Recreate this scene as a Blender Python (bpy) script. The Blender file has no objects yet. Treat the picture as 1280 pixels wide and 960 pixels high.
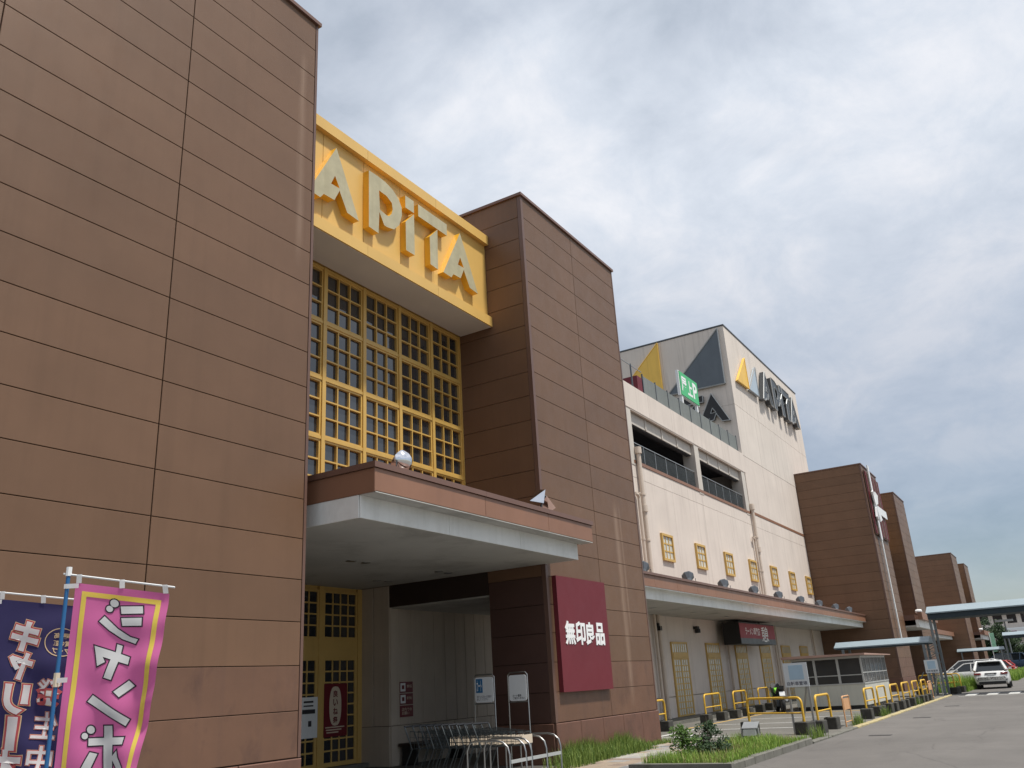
import bpy, bmesh, math, random
from mathutils import Vector, Matrix
random.seed(11)
S = bpy.context.scene
COL = S.collection
R_ = math.radians

# ------------------------------------------------------------------ camera
def setup_camera():
    yaw, pitch, roll = R_(59.22), R_(19.592), R_(-3.426)
    cy, sy, cp, sp = math.cos(yaw), math.sin(yaw), math.cos(pitch), math.sin(pitch)
    fw = Vector((sy*cp, cy*cp, sp)); r = Vector((cy, -sy, 0)); u = r.cross(fw)
    c, s = math.cos(roll), math.sin(roll)
    r2 = c*r + s*u; u2 = -s*r + c*u
    cam = bpy.data.cameras.new('camera'); ob = bpy.data.objects.new('camera', cam)
    COL.objects.link(ob)
    ob.matrix_world = Matrix(((r2.x, u2.x, -fw.x, 0), (r2.y, u2.y, -fw.y, 0), (r2.z, u2.z, -fw.z, 1.55), (0, 0, 0, 1)))
    cam.sensor_width = 36; cam.lens = 1067.2/1280*36
    cam.clip_start = .05; cam.clip_end = 3000
    S.camera = ob
setup_camera()

# ------------------------------------------------------------------ sky, sun, exposure
SUN_EL, SUN_VEC = R_(67), Vector((0.08, -1, 0)).normalized()      # horizontal direction towards the sun
SUN_DIR = Vector((SUN_VEC.x*math.cos(SUN_EL), SUN_VEC.y*math.cos(SUN_EL), math.sin(SUN_EL)))
def setup_world():
    w = bpy.data.worlds.new('World'); S.world = w; w.use_nodes = True
    nt = w.node_tree; nt.nodes.clear(); N = nt.nodes.new; L = nt.links.new
    out = N('ShaderNodeOutputWorld'); bg = N('ShaderNodeBackground'); L(bg.outputs[0], out.inputs[0])
    sky = N('ShaderNodeTexSky'); sky.sky_type = 'NISHITA'; sky.sun_disc = False
    sky.sun_elevation = SUN_EL; sky.sun_rotation = math.atan2(SUN_VEC.x, SUN_VEC.y)
    sky.air_density = 1.0; sky.dust_density = .7
    tc = N('ShaderNodeTexCoord'); sep = N('ShaderNodeSeparateXYZ'); L(tc.outputs['Generated'], sep.inputs[0])
    # project the view direction on a flat cloud layer
    zc = N('ShaderNodeMath'); zc.operation = 'MAXIMUM'; L(sep.outputs[2], zc.inputs[0]); zc.inputs[1].default_value = 0.0
    za = N('ShaderNodeMath'); za.operation = 'ADD'; L(zc.outputs[0], za.inputs[0]); za.inputs[1].default_value = .34
    dx = N('ShaderNodeMath'); dx.operation = 'DIVIDE'; L(sep.outputs[0], dx.inputs[0]); L(za.outputs[0], dx.inputs[1])
    dy = N('ShaderNodeMath'); dy.operation = 'DIVIDE'; L(sep.outputs[1], dy.inputs[0]); L(za.outputs[0], dy.inputs[1])
    cmb = N('ShaderNodeCombineXYZ'); L(dx.outputs[0], cmb.inputs[0]); L(dy.outputs[0], cmb.inputs[1])
    def noise(scale, detail, rough, off, dist=0):
        mp = N('ShaderNodeMapping'); mp.inputs['Location'].default_value = off; L(cmb.outputs[0], mp.inputs[0])
        n = N('ShaderNodeTexNoise'); n.inputs['Scale'].default_value = scale; n.inputs['Detail'].default_value = detail
        n.inputs['Roughness'].default_value = rough; n.inputs['Distortion'].default_value = dist
        L(mp.outputs[0], n.inputs['Vector']); return n
    big = noise(1.5, 5, .55, (3.1, 1.7, 0), .4)
    fine = noise(5.6, 11, .64, (0.4, 5.2, 0), .3)
    # cloud brightness
    mixn = N('ShaderNodeMix'); mixn.data_type = 'FLOAT'; mixn.inputs[0].default_value = .55
    L(big.outputs[0], mixn.inputs[2]); L(fine.outputs[0], mixn.inputs[3])
    cr = N('ShaderNodeValToRGB'); L(mixn.outputs[0], cr.inputs[0])
    e = cr.color_ramp.elements
    e[0].position = .36; e[0].color = (.56, .625, .715, 1)
    e[1].position = .62; e[1].color = (.87, .89, .945, 1)
    m1 = e.new(.44); m1.color = (.65, .71, .805, 1)
    m2 = e.new(.51); m2.color = (.72, .775, .865, 1)
    # cover: thick overhead, thinner towards the horizon where blue shows
    cov = N('ShaderNodeMapRange'); cov.inputs[1].default_value = .30; cov.inputs[2].default_value = .52
    L(big.outputs[0], cov.inputs[0]); cov.inputs[3].default_value = .62; cov.inputs[4].default_value = 1.0
    hz = N('ShaderNodeMapRange'); L(zc.outputs[0], hz.inputs[0]); hz.inputs[1].default_value = 0.0; hz.inputs[2].default_value = .5
    hz.inputs[3].default_value = .08; hz.inputs[4].default_value = 1.0
    mul = N('ShaderNodeMath'); mul.operation = 'MULTIPLY'; L(cov.outputs[0], mul.inputs[0]); L(hz.outputs[0], mul.inputs[1])
    sc = N('ShaderNodeVectorMath'); sc.operation = 'SCALE'; L(sky.outputs[0], sc.inputs[0]); sc.inputs['Scale'].default_value = .08
    mx = N('ShaderNodeMix'); mx.data_type = 'RGBA'; L(mul.outputs[0], mx.inputs[0]); L(sc.outputs[0], mx.inputs[6]); L(cr.outputs[0], mx.inputs[7])
    L(mx.outputs[2], bg.inputs[0]); bg.inputs[1].default_value = 1.0
setup_world()
def setup_sun():
    l = bpy.data.lights.new('sun', 'SUN'); l.energy = 4.7; l.angle = R_(4); l.color = (1.0, .95, .87)
    o = bpy.data.objects.new('sun', l); COL.objects.link(o)
    o.rotation_euler = (-SUN_DIR).to_track_quat('-Z', 'Y').to_euler(); o.location = (0, -20, 40)
setup_sun()
S.view_settings.view_transform = 'Standard'; S.view_settings.look = 'None'
S.view_settings.gamma = 1; S.view_settings.exposure = 0.0
S.view_settings.use_curve_mapping = False

# ------------------------------------------------------------------ materials
def new_mat(name):
    m = bpy.data.materials.new(name); m.use_nodes = True
    nt = m.node_tree; return m, nt, nt.nodes['Principled BSDF']
def mixrgb(nt, fac, a, b, blend='MIX'):
    n = nt.nodes.new('ShaderNodeMix'); n.data_type = 'RGBA'; n.blend_type = blend
    for sock, v in ((n.inputs[0], fac), (n.inputs[6], a), (n.inputs[7], b)):
        if hasattr(v, 'links'): nt.links.new(v, sock)
        elif isinstance(v, (int, float)): sock.default_value = v
        else: sock.default_value = (*v[:3], 1)
    return n.outputs[2]
def math_(nt, op, a, b=None, clamp=False):
    n = nt.nodes.new('ShaderNodeMath'); n.operation = op; n.use_clamp = clamp
    for i, v in enumerate((a, b)):
        if v is None: continue
        if hasattr(v, 'links'): nt.links.new(v, n.inputs[i])
        else: n.inputs[i].default_value = v
    return n.outputs[0]
def rng(nt, v, a, b, c=0., d=1.):
    n = nt.nodes.new('ShaderNodeMapRange'); nt.links.new(v, n.inputs[0])
    for i, x in enumerate((a, b, c, d)): n.inputs[i+1].default_value = x
    return n.outputs[0]
def pos_noise(nt, scale, detail=4, rough=.55, stretch=(1, 1, 1), loc=(0, 0, 0), dist=0):
    g = nt.nodes.new('ShaderNodeNewGeometry'); mp = nt.nodes.new('ShaderNodeMapping')
    mp.inputs['Scale'].default_value = stretch; mp.inputs['Location'].default_value = loc
    nt.links.new(g.outputs['Position'], mp.inputs[0])
    n = nt.nodes.new('ShaderNodeTexNoise'); n.inputs['Scale'].default_value = scale; n.inputs['Detail'].default_value = detail
    n.inputs['Roughness'].default_value = rough; n.inputs['Distortion'].default_value = dist
    nt.links.new(mp.outputs[0], n.inputs['Vector']); return n.outputs[0]
def mul3(c, k): return tuple(min(1, x*k) for x in c)
def pmat(name, col, rough=.6, var=.12, vscale=1.3, streak=0., streak_col=None, bump=0., bscale=60., metal=0., spec=.5, rand=0., stain=None, dirt=None):
    """procedural painted / rendered surface: blotches, vertical rain streaks, fine relief, per-piece tint"""
    m, nt, b = new_mat(name)
    n1 = pos_noise(nt, vscale, 6, .6)
    c = mixrgb(nt, rng(nt, n1, .3, .7), mul3(col, 1-var), mul3(col, 1+var))
    if rand:
        oi = nt.nodes.new('ShaderNodeObjectInfo')
        k = rng(nt, oi.outputs['Random'], 0, 1, 1-rand, 1+rand)
        cc = nt.nodes.new('ShaderNodeCombineXYZ')
        for i in range(3): nt.links.new(k, cc.inputs[i])
        c = mixrgb(nt, 1., c, cc.outputs[0], 'MULTIPLY')
    if streak:
        n2 = pos_noise(nt, 1., 5, .6, (5, 5, .22), (2, 7, 1))
        f = math_(nt, 'MULTIPLY', rng(nt, n2, .5, .78), streak)
        c = mixrgb(nt, f, c, streak_col or mul3(col, .55))
    if dirt:      # irregular patches of grime
        n3 = pos_noise(nt, dirt[0], 7, .65, (1, 1, .6), (9, 3, 4), .4)
        f = math_(nt, 'MULTIPLY', rng(nt, n3, .52, .72), dirt[1])
        c = mixrgb(nt, f, c, dirt[2])
    if stain: c = stain(nt, c)
    nt.links.new(c, b.inputs['Base Color'])
    b.inputs['Metallic'].default_value = metal; b.inputs['Specular IOR Level'].default_value = spec
    nr = pos_noise(nt, 3.1, 4, .6, (1, 1, 1), (4, 4, 4))
    nt.links.new(rng(nt, nr, .3, .7, max(0, rough-.06), min(1, rough+.06)), b.inputs['Roughness'])
    if bump:
        nb = pos_noise(nt, bscale, 3, .6)
        bp = nt.nodes.new('ShaderNodeBump'); bp.inputs['Strength'].default_value = bump; bp.inputs['Distance'].default_value = .01
        nt.links.new(nb, bp.inputs['Height']); nt.links.new(bp.outputs[0], b.inputs['Normal'])
    return m
def lime_streaks(nt, c):
    """pale run-off marks that lime water has left on the brown cladding"""
    g = nt.nodes.new('ShaderNodeNewGeometry'); sp = nt.nodes.new('ShaderNodeSeparateXYZ'); nt.links.new(g.outputs['Position'], sp.inputs[0])
    wob = pos_noise(nt, .8, 3, .5)
    for x0, wd, z0, z1, amt in ((20.78, .17, .9, 6.2, .42), (21.05, .07, 2.4, 6.2, .3), (9.10, .11, 8.3, 12.8, .3), (19.1, .05, .9, 1.5, .3)):
        dx = math_(nt, 'ABSOLUTE', math_(nt, 'SUBTRACT', sp.outputs[0], math_(nt, 'ADD', x0-.05, math_(nt, 'MULTIPLY', wob, .1))))
        f = rng(nt, dx, 0, wd, 1, 0)
        f = math_(nt, 'MULTIPLY', f, math_(nt, 'MULTIPLY', rng(nt, sp.outputs[2], z0, z0+.8), rng(nt, sp.outputs[2], z1-.5, z1, 1, 0)))
        n = pos_noise(nt, 1, 5, .7, (22, 22, .5), (x0, 0, 0))
        f = math_(nt, 'MULTIPLY', f, rng(nt, n, .25, .6, .3, 1))
        c = mixrgb(nt, math_(nt, 'MULTIPLY', f, amt), c, (.42, .30, .22))
    return c
BROWN = (.158, .089, .053)
M = {}
M['brown'] = pmat('brown_cladding', BROWN, .45, .08, .9, .32, mul3(BROWN, .72), .22, 220, rand=.065, spec=.32, stain=lime_streaks)
M['brown_low'] = pmat('brown_cladding_stained', (.150, .077, .046), .5, .12, 1.1, .3, (.09, .05, .04), .22, 220, rand=.03, stain=lime_streaks, dirt=(2.2, .62, (.07, .035, .026)))
M['plinth'] = pmat('brown_plinth', (.142, .068, .046), .55, .12, 1.6, .3, (.075, .04, .03), .25, 160, rand=.04, stain=lime_streaks, dirt=(2.6, .7, (.055, .03, .022)))
M['trim'] = pmat('brown_metal_trim', (.135, .075, .056), .42, .06)
M['joint'] = pmat('dark_joint', (.062, .034, .024), .8, .2)
M['coping_brown'] = pmat('brown_coping_metal', (.16, .085, .062), .38, .06, 1.5)
M['canopy_brown'] = pmat('reddish_brown_fascia', (.255, .127, .077), .45, .08, 1.1, .28, (.18, .09, .055), .05, 90, rand=.03)
M['yellow'] = pmat('yellow_panel_paint', (.68, .43, .125), .45, .04, 1.2, .16, (.60, .36, .10), .04, 90, rand=.015)
M['yellow_frame'] = pmat('yellow_window_frame', (.58, .37, .10), .42, .05, 2.5, .2, (.42, .24, .07))
M['yellow_letter_side'] = pmat('golden_letter_side', (.80, .44, .035), .35, .05)
M['letter_face'] = pmat('pale_grey_letter_face', (.45, .405, .26), .4, .12, 3.5, .45, (.32, .27, .15))
M['yellow_door'] = pmat('ochre_door_frame', (.58, .38, .12), .45, .06, 2.5, .2, (.3, .17, .05))
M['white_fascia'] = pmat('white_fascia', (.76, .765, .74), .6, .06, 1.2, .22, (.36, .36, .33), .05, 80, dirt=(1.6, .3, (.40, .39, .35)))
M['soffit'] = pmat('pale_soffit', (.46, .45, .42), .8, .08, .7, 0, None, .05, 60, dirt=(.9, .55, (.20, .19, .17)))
M['soffit_white'] = pmat('white_soffit', (.60, .60, .58), .8, .05, .7)
M['beige'] = pmat('beige_render', (.66, .585, .525), .8, .06, .6, .45, (.42, .36, .32), .1, 120, rand=.012, dirt=(.7, .12, (.48, .41, .36)))
M['beige_block'] = pmat('grey_beige_render', (.66, .595, .535), .8, .05, .6, .5, (.36, .32, .29), .1, 120, rand=.012)
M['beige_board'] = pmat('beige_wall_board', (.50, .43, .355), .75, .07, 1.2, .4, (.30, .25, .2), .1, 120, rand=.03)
M['beam'] = pmat('cream_beam', (.55, .51, .46), .7, .06, 1, .35, (.32, .27, .23))
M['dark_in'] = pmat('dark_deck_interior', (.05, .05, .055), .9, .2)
M['low_bounce_floor'] = pmat('low_bounce_entrance_floor', (.085, .078, .07), .7, .15, 3)  # dark floor colour added to lessen bounce light in the recess
M['pier'] = pmat('darker_cladding_below_canopy', (.082, .042, .033), .5, .1, 1.1, .3, (.07, .036, .03), .2, 200, rand=.03)  # darker cladding tone used below canopy height
M['near_black'] = pmat('near_black_lintel', (.030, .018, .014), .6, .15)  # plain near-black colour of the lintel and bench seat
M['pipe'] = pmat('cream_downpipe', (.58, .49, .41), .45, .06, 2)
M['grey_metal'] = pmat('galvanised_steel', (.36, .37, .37), .42, .1, 3, metal=.6)
M['dark_grey'] = pmat('dark_grey_metal', (.075, .085, .095), .4, .12, 2)
M['chrome'] = pmat('polished_steel', (.40, .40, .39), .36, .04, 5, metal=1.)
M['wire'] = pmat('dull_cart_wire', (.10, .115, .12), .35, .1, 4, metal=.6)
M['mirror'] = pmat('silver_lamp_housing', (.86, .86, .87), .12, .03, 5, metal=1.)
M['black'] = pmat('black_plastic', (.014, .014, .015), .45, .2)
M['white'] = pmat('white_enamel', (.76, .77, .77), .45, .03, 2, .2, (.6, .6, .58))
M['maroon'] = pmat('maroon_sign_face', (.15, .024, .033), .5, .05, 1, spec=.25)
M['maroon_dark'] = pmat('maroon_poster', (.15, .012, .02), .4, .06)
M['white_letter'] = pmat('white_letter', (.85, .86, .86), .4, .02)
M['cream_print'] = pmat('cream_print', (.62, .52, .40), .5, .03)
M['black_print'] = pmat('black_print', (.025, .022, .028), .5, .05)
M['grey_print'] = pmat('grey_print', (.16, .17, .2), .6, .1)
M['blue_print'] = pmat('blue_print', (.03, .16, .34), .45, .05)
M['pale_blue'] = pmat('faded_blue_print', (.38, .52, .64), .55, .05, 3)
M['board_white'] = pmat('faded_white_board', (.62, .66, .69), .5, .04, 2, .2, (.45, .47, .48))
M['green_sign'] = pmat('green_sign_face', (.06, .46, .17), .4, .04)
M['fence_grey'] = pmat('grey_fence_sheet', (.175, .19, .18), .6, .1, 1.2, .4, (.1, .11, .1))
M['tri_yellow'] = pmat('weathered_yellow_emblem', (.80, .50, .09), .45, .06, 1.2, .3, (.45, .26, .05))
M['tri_slate'] = pmat('slate_emblem', (.105, .125, .145), .4, .07, 1.2, .3, (.06, .075, .09))
M['tri_pale'] = pmat('pale_blue_emblem', (.42, .50, .57), .35, .05)
M['asphalt'] = None
M['barrier'] = pmat('yellow_barrier_paint', (.66, .40, .035), .45, .08, 4, .35, (.40, .22, .05))
M['barrier_tan'] = pmat('sun_bleached_orange_paint', (.60, .33, .16), .55, .08, 4)
M['block'] = pmat('mossy_concrete_block', (.048, .046, .040), .9, .35, 6, 0, None, .5, 40, dirt=(8, .5, (.10, .10, .085)))
M['kerb'] = pmat('old_kerb_concrete', (.15, .145, .125), .85, .15, 3, 0, None, .4, 60, dirt=(4, .7, (.075, .075, .05)))
M['kerb_yellow'] = pmat('worn_yellow_kerb', (.42, .35, .18), .8, .12, 3, 0, None, .4, 60, dirt=(2.5, 1.0, (.17, .16, .14)))
M['booth'] = pmat('booth_grey_panel', (.56, .555, .49), .5, .04, 1.5, .35, (.30, .30, .26))
M['alu'] = pmat('aluminium_frame', (.50, .51, .50), .4, .05, 2, metal=.3)
M['booth_roof'] = pmat('faded_red_roof_sheet', (.42, .26, .21), .5, .1, 2)
M['walk_roof'] = pmat('grey_blue_roof_sheet', (.25, .31, .345), .45, .05, 1.2, .25, (.19, .24, .27))
M['walk_dark'] = pmat('dark_teal_steel', (.018, .032, .042), .7, .1)
M['steel_post'] = pmat('weathered_steel_post', (.16, .18, .19), .5, .1, 3)
M['car_white'] = pmat('white_car_paint', (.70, .71, .70), .18, .01, 1)
M['car_red'] = pmat('red_car_paint', (.42, .035, .03), .25, .02)
M['car_blue'] = pmat('dark_blue_van_paint', (.02, .045, .085), .3, .05)
M['tyre'] = pmat('tyre_rubber', (.018, .018, .019), .85, .2)
M['red_lens'] = pmat('red_lamp_lens', (.30, .012, .02), .15, .05)
M['soil'] = pmat('soil', (.06, .045, .03), .95, .3, 8)
M['bark'] = pmat('bark', (.07, .055, .04), .9, .25, 8)
M['bike_green'] = pmat('lime_green_fairing', (.20, .62, .05), .3, .05)
M['cloth_pink'] = None

def glass_mat(name, col, rough=.04, ior=1.6):
    m, nt, b = new_mat(name); n = pos_noise(nt, .9, 3)
    nt.links.new(mixrgb(nt, n, mul3(col, .7), mul3(col, 1.3)), b.inputs['Base Color'])
    b.inputs['Roughness'].default_value = rough; b.inputs['IOR'].default_value = ior
    nb = pos_noise(nt, .7, 2); bp = nt.nodes.new('ShaderNodeBump'); bp.inputs['Strength'].default_value = .06; bp.inputs['Distance'].default_value = .05
    nt.links.new(nb, bp.inputs['Height']); nt.links.new(bp.outputs[0], b.inputs['Normal']); return m
M['glass'] = glass_mat('dark_window_glass', (.028, .031, .035), .03, 1.9)
M['glass_pale'] = glass_mat('white_backed_window_glass', (.62, .61, .54), .14, 1.5)
M['glass_screen'] = glass_mat('grey_screened_glass', (.055, .055, .055), .15, 1.5)
M['glass_car'] = glass_mat('car_glass', (.012, .015, .018), .04, 1.6)

def net_mat():
    m, nt, b = new_mat('dark_green_safety_net'); b.inputs['Base Color'].default_value = (.03, .038, .042, 1); b.inputs['Roughness'].default_value = .8
    n = pos_noise(nt, 2.5, 3); nt.links.new(rng(nt, n, .3, .7, .48, .68), b.inputs['Alpha']); return m
M['net'] = net_mat()
def asphalt_mat(name, col, light, patch=.5):
    m, nt, b = new_mat(name)
    n1 = pos_noise(nt, .35, 6, .65); c = mixrgb(nt, rng(nt, n1, .35, .65), mul3(col, .84), mul3(col, 1.14))
    n2 = pos_noise(nt, 90, 2, .6); c = mixrgb(nt, math_(nt, 'MULTIPLY', rng(nt, n2, .5, .75), .5), c, light)
    n3 = pos_noise(nt, 1.7, 6, .7, (.25, 1, 1), (5, 5, 5)); c = mixrgb(nt, math_(nt, 'MULTIPLY', rng(nt, n3, .55, .75), patch), c, mul3(col, .62))
    # hairline cracks
    v = nt.nodes.new('ShaderNodeTexVoronoi'); v.feature = 'DISTANCE_TO_EDGE'; v.inputs['Scale'].default_value = .33
    g = nt.nodes.new('ShaderNodeNewGeometry'); wob = nt.nodes.new('ShaderNodeTexNoise'); wob.inputs['Scale'].default_value = 1.6
    nt.links.new(g.outputs['Position'], wob.inputs['Vector'])
    nt.links.new(mixrgb(nt, .18, g.outputs['Position'], wob.outputs['Color'], 'ADD'), v.inputs['Vector'])
    c = mixrgb(nt, math_(nt, 'MULTIPLY', rng(nt, v.outputs['Distance'], .0, .008, 1, 0), .5), c, mul3(col, .5))
    nt.links.new(c, b.inputs['Base Color']); b.inputs['Roughness'].default_value = .88
    nb = pos_noise(nt, 70, 3, .7); bp = nt.nodes.new('ShaderNodeBump'); bp.inputs['Strength'].default_value = .5; bp.inputs['Distance'].default_value = .01
    nt.links.new(nb, bp.inputs['Height']); nt.links.new(bp.outputs[0], b.inputs['Normal']); return m
M['asphalt'] = asphalt_mat('weathered_asphalt', (.125, .116, .108), (.185, .175, .165))
M['lot'] = asphalt_mat('worn_parking_surface', (.135, .128, .112), (.19, .18, .165), .4)
M['paint_white'] = pmat('worn_white_road_paint', (.60, .60, .57), .8, .1, 4, 0, None, .2, 60, dirt=(7, .7, (.22, .21, .2)))
M['paint_yellow'] = pmat('worn_yellow_road_paint', (.50, .33, .10), .8, .1, 4, 0, None, .2, 60, dirt=(7, .6, (.22, .2, .17)))
M['iron'] = pmat('iron_cover', (.05, .047, .045), .7, .2, 10)
for i, c in enumerate([(.27, .262, .25), (.18, .18, .178), (.31, .245, .185), (.235, .18, .145), (.35, .335, .30)]):
    M['paver%d' % i] = pmat('paver_tone_%d' % i, c, .8, .12, 4, 0, None, .3, 90, rand=.08, dirt=(3, .5, mul3(c, .6)))

def leaf_mat(name, c1, c2):
    m, nt, b = new_mat(name)
    at = nt.nodes.new('ShaderNodeAttribute'); at.attribute_name = 'tone'; at.attribute_type = 'GEOMETRY'
    c = mixrgb(nt, at.outputs['Fac'], c1, c2); nt.links.new(c, b.inputs['Base Color'])
    b.inputs['Roughness'].default_value = .55; b.inputs['Specular IOR Level'].default_value = .25
    tr = nt.nodes.new('ShaderNodeBsdfTranslucent'); nt.links.new(c, tr.inputs[0])
    mx = nt.nodes.new('ShaderNodeMixShader'); mx.inputs[0].default_value = .28
    out = nt.nodes['Material Output']; nt.links.new(b.outputs[0], mx.inputs[1]); nt.links.new(tr.outputs[0], mx.inputs[2]); nt.links.new(mx.outputs[0], out.inputs[0])
    return m
M['grass'] = leaf_mat('grass_blade', (.10, .21, .03), (.33, .46, .09))
M['weed'] = leaf_mat('dry_weed_blade', (.055, .125, .02), (.27, .35, .085))
M['conifer'] = leaf_mat('dark_conifer_needle', (.018, .045, .018), (.045, .085, .03))
M['bush'] = leaf_mat('light_bush_leaf', (.05, .11, .02), (.11, .19, .04))
M['tree'] = leaf_mat('tree_leaf', (.014, .034, .014), (.05, .085, .03))

# ------------------------------------------------------------------ mesh helpers
WL = {}      # world location of every object built here
def link(o, parent=None, wl=None):
    COL.objects.link(o); wl = Vector(wl or (0, 0, 0))
    if parent: o.parent = parent; o.location = wl - WL[parent.name]
    else: o.location = wl
    WL[o.name] = wl; return o
def tag(o, label, cat, group=None):
    o['label'] = label; o['category'] = cat
    if group: o['group'] = group
    return o
def thing(name, loc, label, cat, group=None):
    o = bpy.data.objects.new(name, None); o.empty_display_size = .2; link(o, None, loc); return tag(o, label, cat, group)
def structure(o): o['kind'] = 'structure'; return o
def stuff(o): o['kind'] = 'stuff'; return o
class B:
    def __init__(s): s.v = []; s.f = []; s.mi = []; s.m = 0
    def add(s, vs, fs):
        k = len(s.v); s.v += [tuple(p) for p in vs]; s.f += [tuple(i+k for i in f) for f in fs]; s.mi += [s.m]*len(fs); return s
    def box(s, x0, x1, y0, y1, z0, z1):
        return s.add([(x0, y0, z0), (x1, y0, z0), (x1, y1, z0), (x0, y1, z0), (x0, y0, z1), (x1, y0, z1), (x1, y1, z1), (x0, y1, z1)],
                     [(3, 2, 1, 0), (4, 5, 6, 7), (0, 1, 5, 4), (1, 2, 6, 5), (2, 3, 7, 6), (3, 0, 4, 7)])
    def cbox(s, x0, x1, y0, y1, z0, z1, c=.01):
        """box with its vertical and top edges chamfered"""
        def ring(d, z): return [(x0+d+c, y0+d, z), (x1-d-c, y0+d, z), (x1-d, y0+d+c, z), (x1-d, y1-d-c, z), (x1-d-c, y1-d, z), (x0+d+c, y1-d, z), (x0+d, y1-d-c, z), (x0+d, y0+d+c, z)]
        vs = ring(0, z0)+ring(0, z1-c)+ring(c, z1)
        fs = [tuple(range(7, -1, -1)), tuple(range(16, 24))]
        for r in (0, 8):
            for i in range(8): fs.append((r+i, r+(i+1) % 8, r+8+(i+1) % 8, r+8+i))
        return s.add(vs, fs)
    def prism(s, pts, f0, f1):
        """polygon pts (2-D) swept between two mapping functions p -> 3-D (f0 back, f1 front)"""
        n = len(pts); vs = [f0(*p) for p in pts]+[f1(*p) for p in pts]
        return s.add(vs, [tuple(range(n)), tuple(range(2*n-1, n-1, -1))]+[(i, n+i, n+(i+1) % n, (i+1) % n) for i in range(n)])
    def tube(s, pts, r, n=8, caps=True):
        pts = [Vector(p) for p in pts]; rs = r if isinstance(r, (list, tuple)) else [r]*len(pts); k = len(s.v); up = None
        for i, p in enumerate(pts):
            d = ((pts[min(i+1, len(pts)-1)]-p).normalized() + (p-pts[max(i-1, 0)]).normalized()).normalized()
            if up is None: up = d.orthogonal().normalized()
            up = (up - d*up.dot(d)).normalized(); sd = d.cross(up)
            for j in range(n):
                a = 2*math.pi*j/n; q = p+(up*math.cos(a)+sd*math.sin(a))*rs[i]; s.v.append(tuple(q))
        for i in range(len(pts)-1):
            for j in range(n):
                s.f.append((k+i*n+j, k+i*n+(j+1) % n, k+(i+1)*n+(j+1) % n, k+(i+1)*n+j)); s.mi.append(s.m)
        if caps:
            s.f.append(tuple(k+j for j in range(n-1, -1, -1))); s.f.append(tuple(k+(len(pts)-1)*n+j for j in range(n))); s.mi += [s.m, s.m]
        return s
    def lathe(s, prof, c, ax, n=16):
        """prof = (radius, offset along ax) pairs turned round the axis ax through c"""
        ax = Vector(ax).normalized(); u = ax.orthogonal().normalized(); w = ax.cross(u); c = Vector(c); k = len(s.v)
        for r, t in prof:
            for j in range(n):
                a = 2*math.pi*j/n; s.v.append(tuple(c+ax*t+(u*math.cos(a)+w*math.sin(a))*r))
        for i in range(len(prof)-1):
            for j in range(n): s.f.append((k+i*n+j, k+i*n+(j+1) % n, k+(i+1)*n+(j+1) % n, k+(i+1)*n+j)); s.mi.append(s.m)
        return s
    def mesh(s, name, mats, off=(0, 0, 0), smooth=False):
        me = bpy.data.meshes.new(name); ox, oy, oz = off
        me.from_pydata([(x-ox, y-oy, z-oz) for x, y, z in s.v], [], s.f)
        for m in (mats if isinstance(mats, (list, tuple)) else [mats]): me.materials.append(M[m] if isinstance(m, str) else m)
        if any(s.mi): me.polygons.foreach_set('material_index', s.mi)
        bm = bmesh.new(); bm.from_mesh(me); bmesh.ops.recalc_face_normals(bm, faces=bm.faces); bm.to_mesh(me); bm.free()
        if smooth:
            for p in me.polygons: p.use_smooth = True
        me.update(); return me
    def build(s, name, mats, parent=None, smooth=False):
        xs, ys, zs = zip(*s.v); base = Vector(((min(xs)+max(xs))/2, (min(ys)+max(ys))/2, min(zs)))
        o = bpy.data.objects.new(name, s.mesh(name, mats, base, smooth)); link(o, parent, base)
        if smooth:
            md = o.modifiers.new('edges', 'EDGE_SPLIT'); md.split_angle = R_(42)
        return o
def part(name, mats, parent, *boxes): 
    b = B()
    for q in boxes: b.box(*q)
    return b.build(name, mats, parent)
PC = {}
def panel(name, mat, parent, x, y, z, w, h, d=.03, face='front', c=.004):
    """one cladding panel; (x,y,z) = its lower corner on the wall plane, w along the wall, chamfered front; meshes shared"""
    key = (name, mat, round(w, 3), round(h, 3), d, c)
    if key not in PC:
        vs = [(0, 0, 0), (w, 0, 0), (w, 0, h), (0, 0, h), (0, -d+c, 0), (w, -d+c, 0), (w, -d+c, h), (0, -d+c, h), (c, -d, c), (w-c, -d, c), (w-c, -d, h-c), (c, -d, h-c)]
        fs = [(8, 9, 10, 11)]+[(4+i, 4+(i+1) % 4, 8+(i+1) % 4, 8+i) for i in range(4)]+[(i, (i+1) % 4, 4+(i+1) % 4, 4+i) for i in range(4)]+[(3, 2, 1, 0)]
        PC[key] = B().add(vs, fs).mesh(name, mat)
    o = bpy.data.objects.new(name, PC[key]); link(o, parent, (x, y, z))
    if face == 'left': o.rotation_euler.z = R_(-90)
    return o
def copy_thing(o, loc, rz=None, parent=None):
    c = o.copy(); COL.objects.link(c); c.parent = parent
    if parent is None:
        c.location = loc
        if rz is not None: c.rotation_euler.z = rz
    for ch in list(o.children): copy_thing(ch, None, None, c)
    return c
ORD = ['first', 'second', 'third', 'fourth', 'fifth', 'sixth', 'seventh', 'eighth', 'ninth', 'tenth', 'eleventh', 'twelfth']

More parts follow.
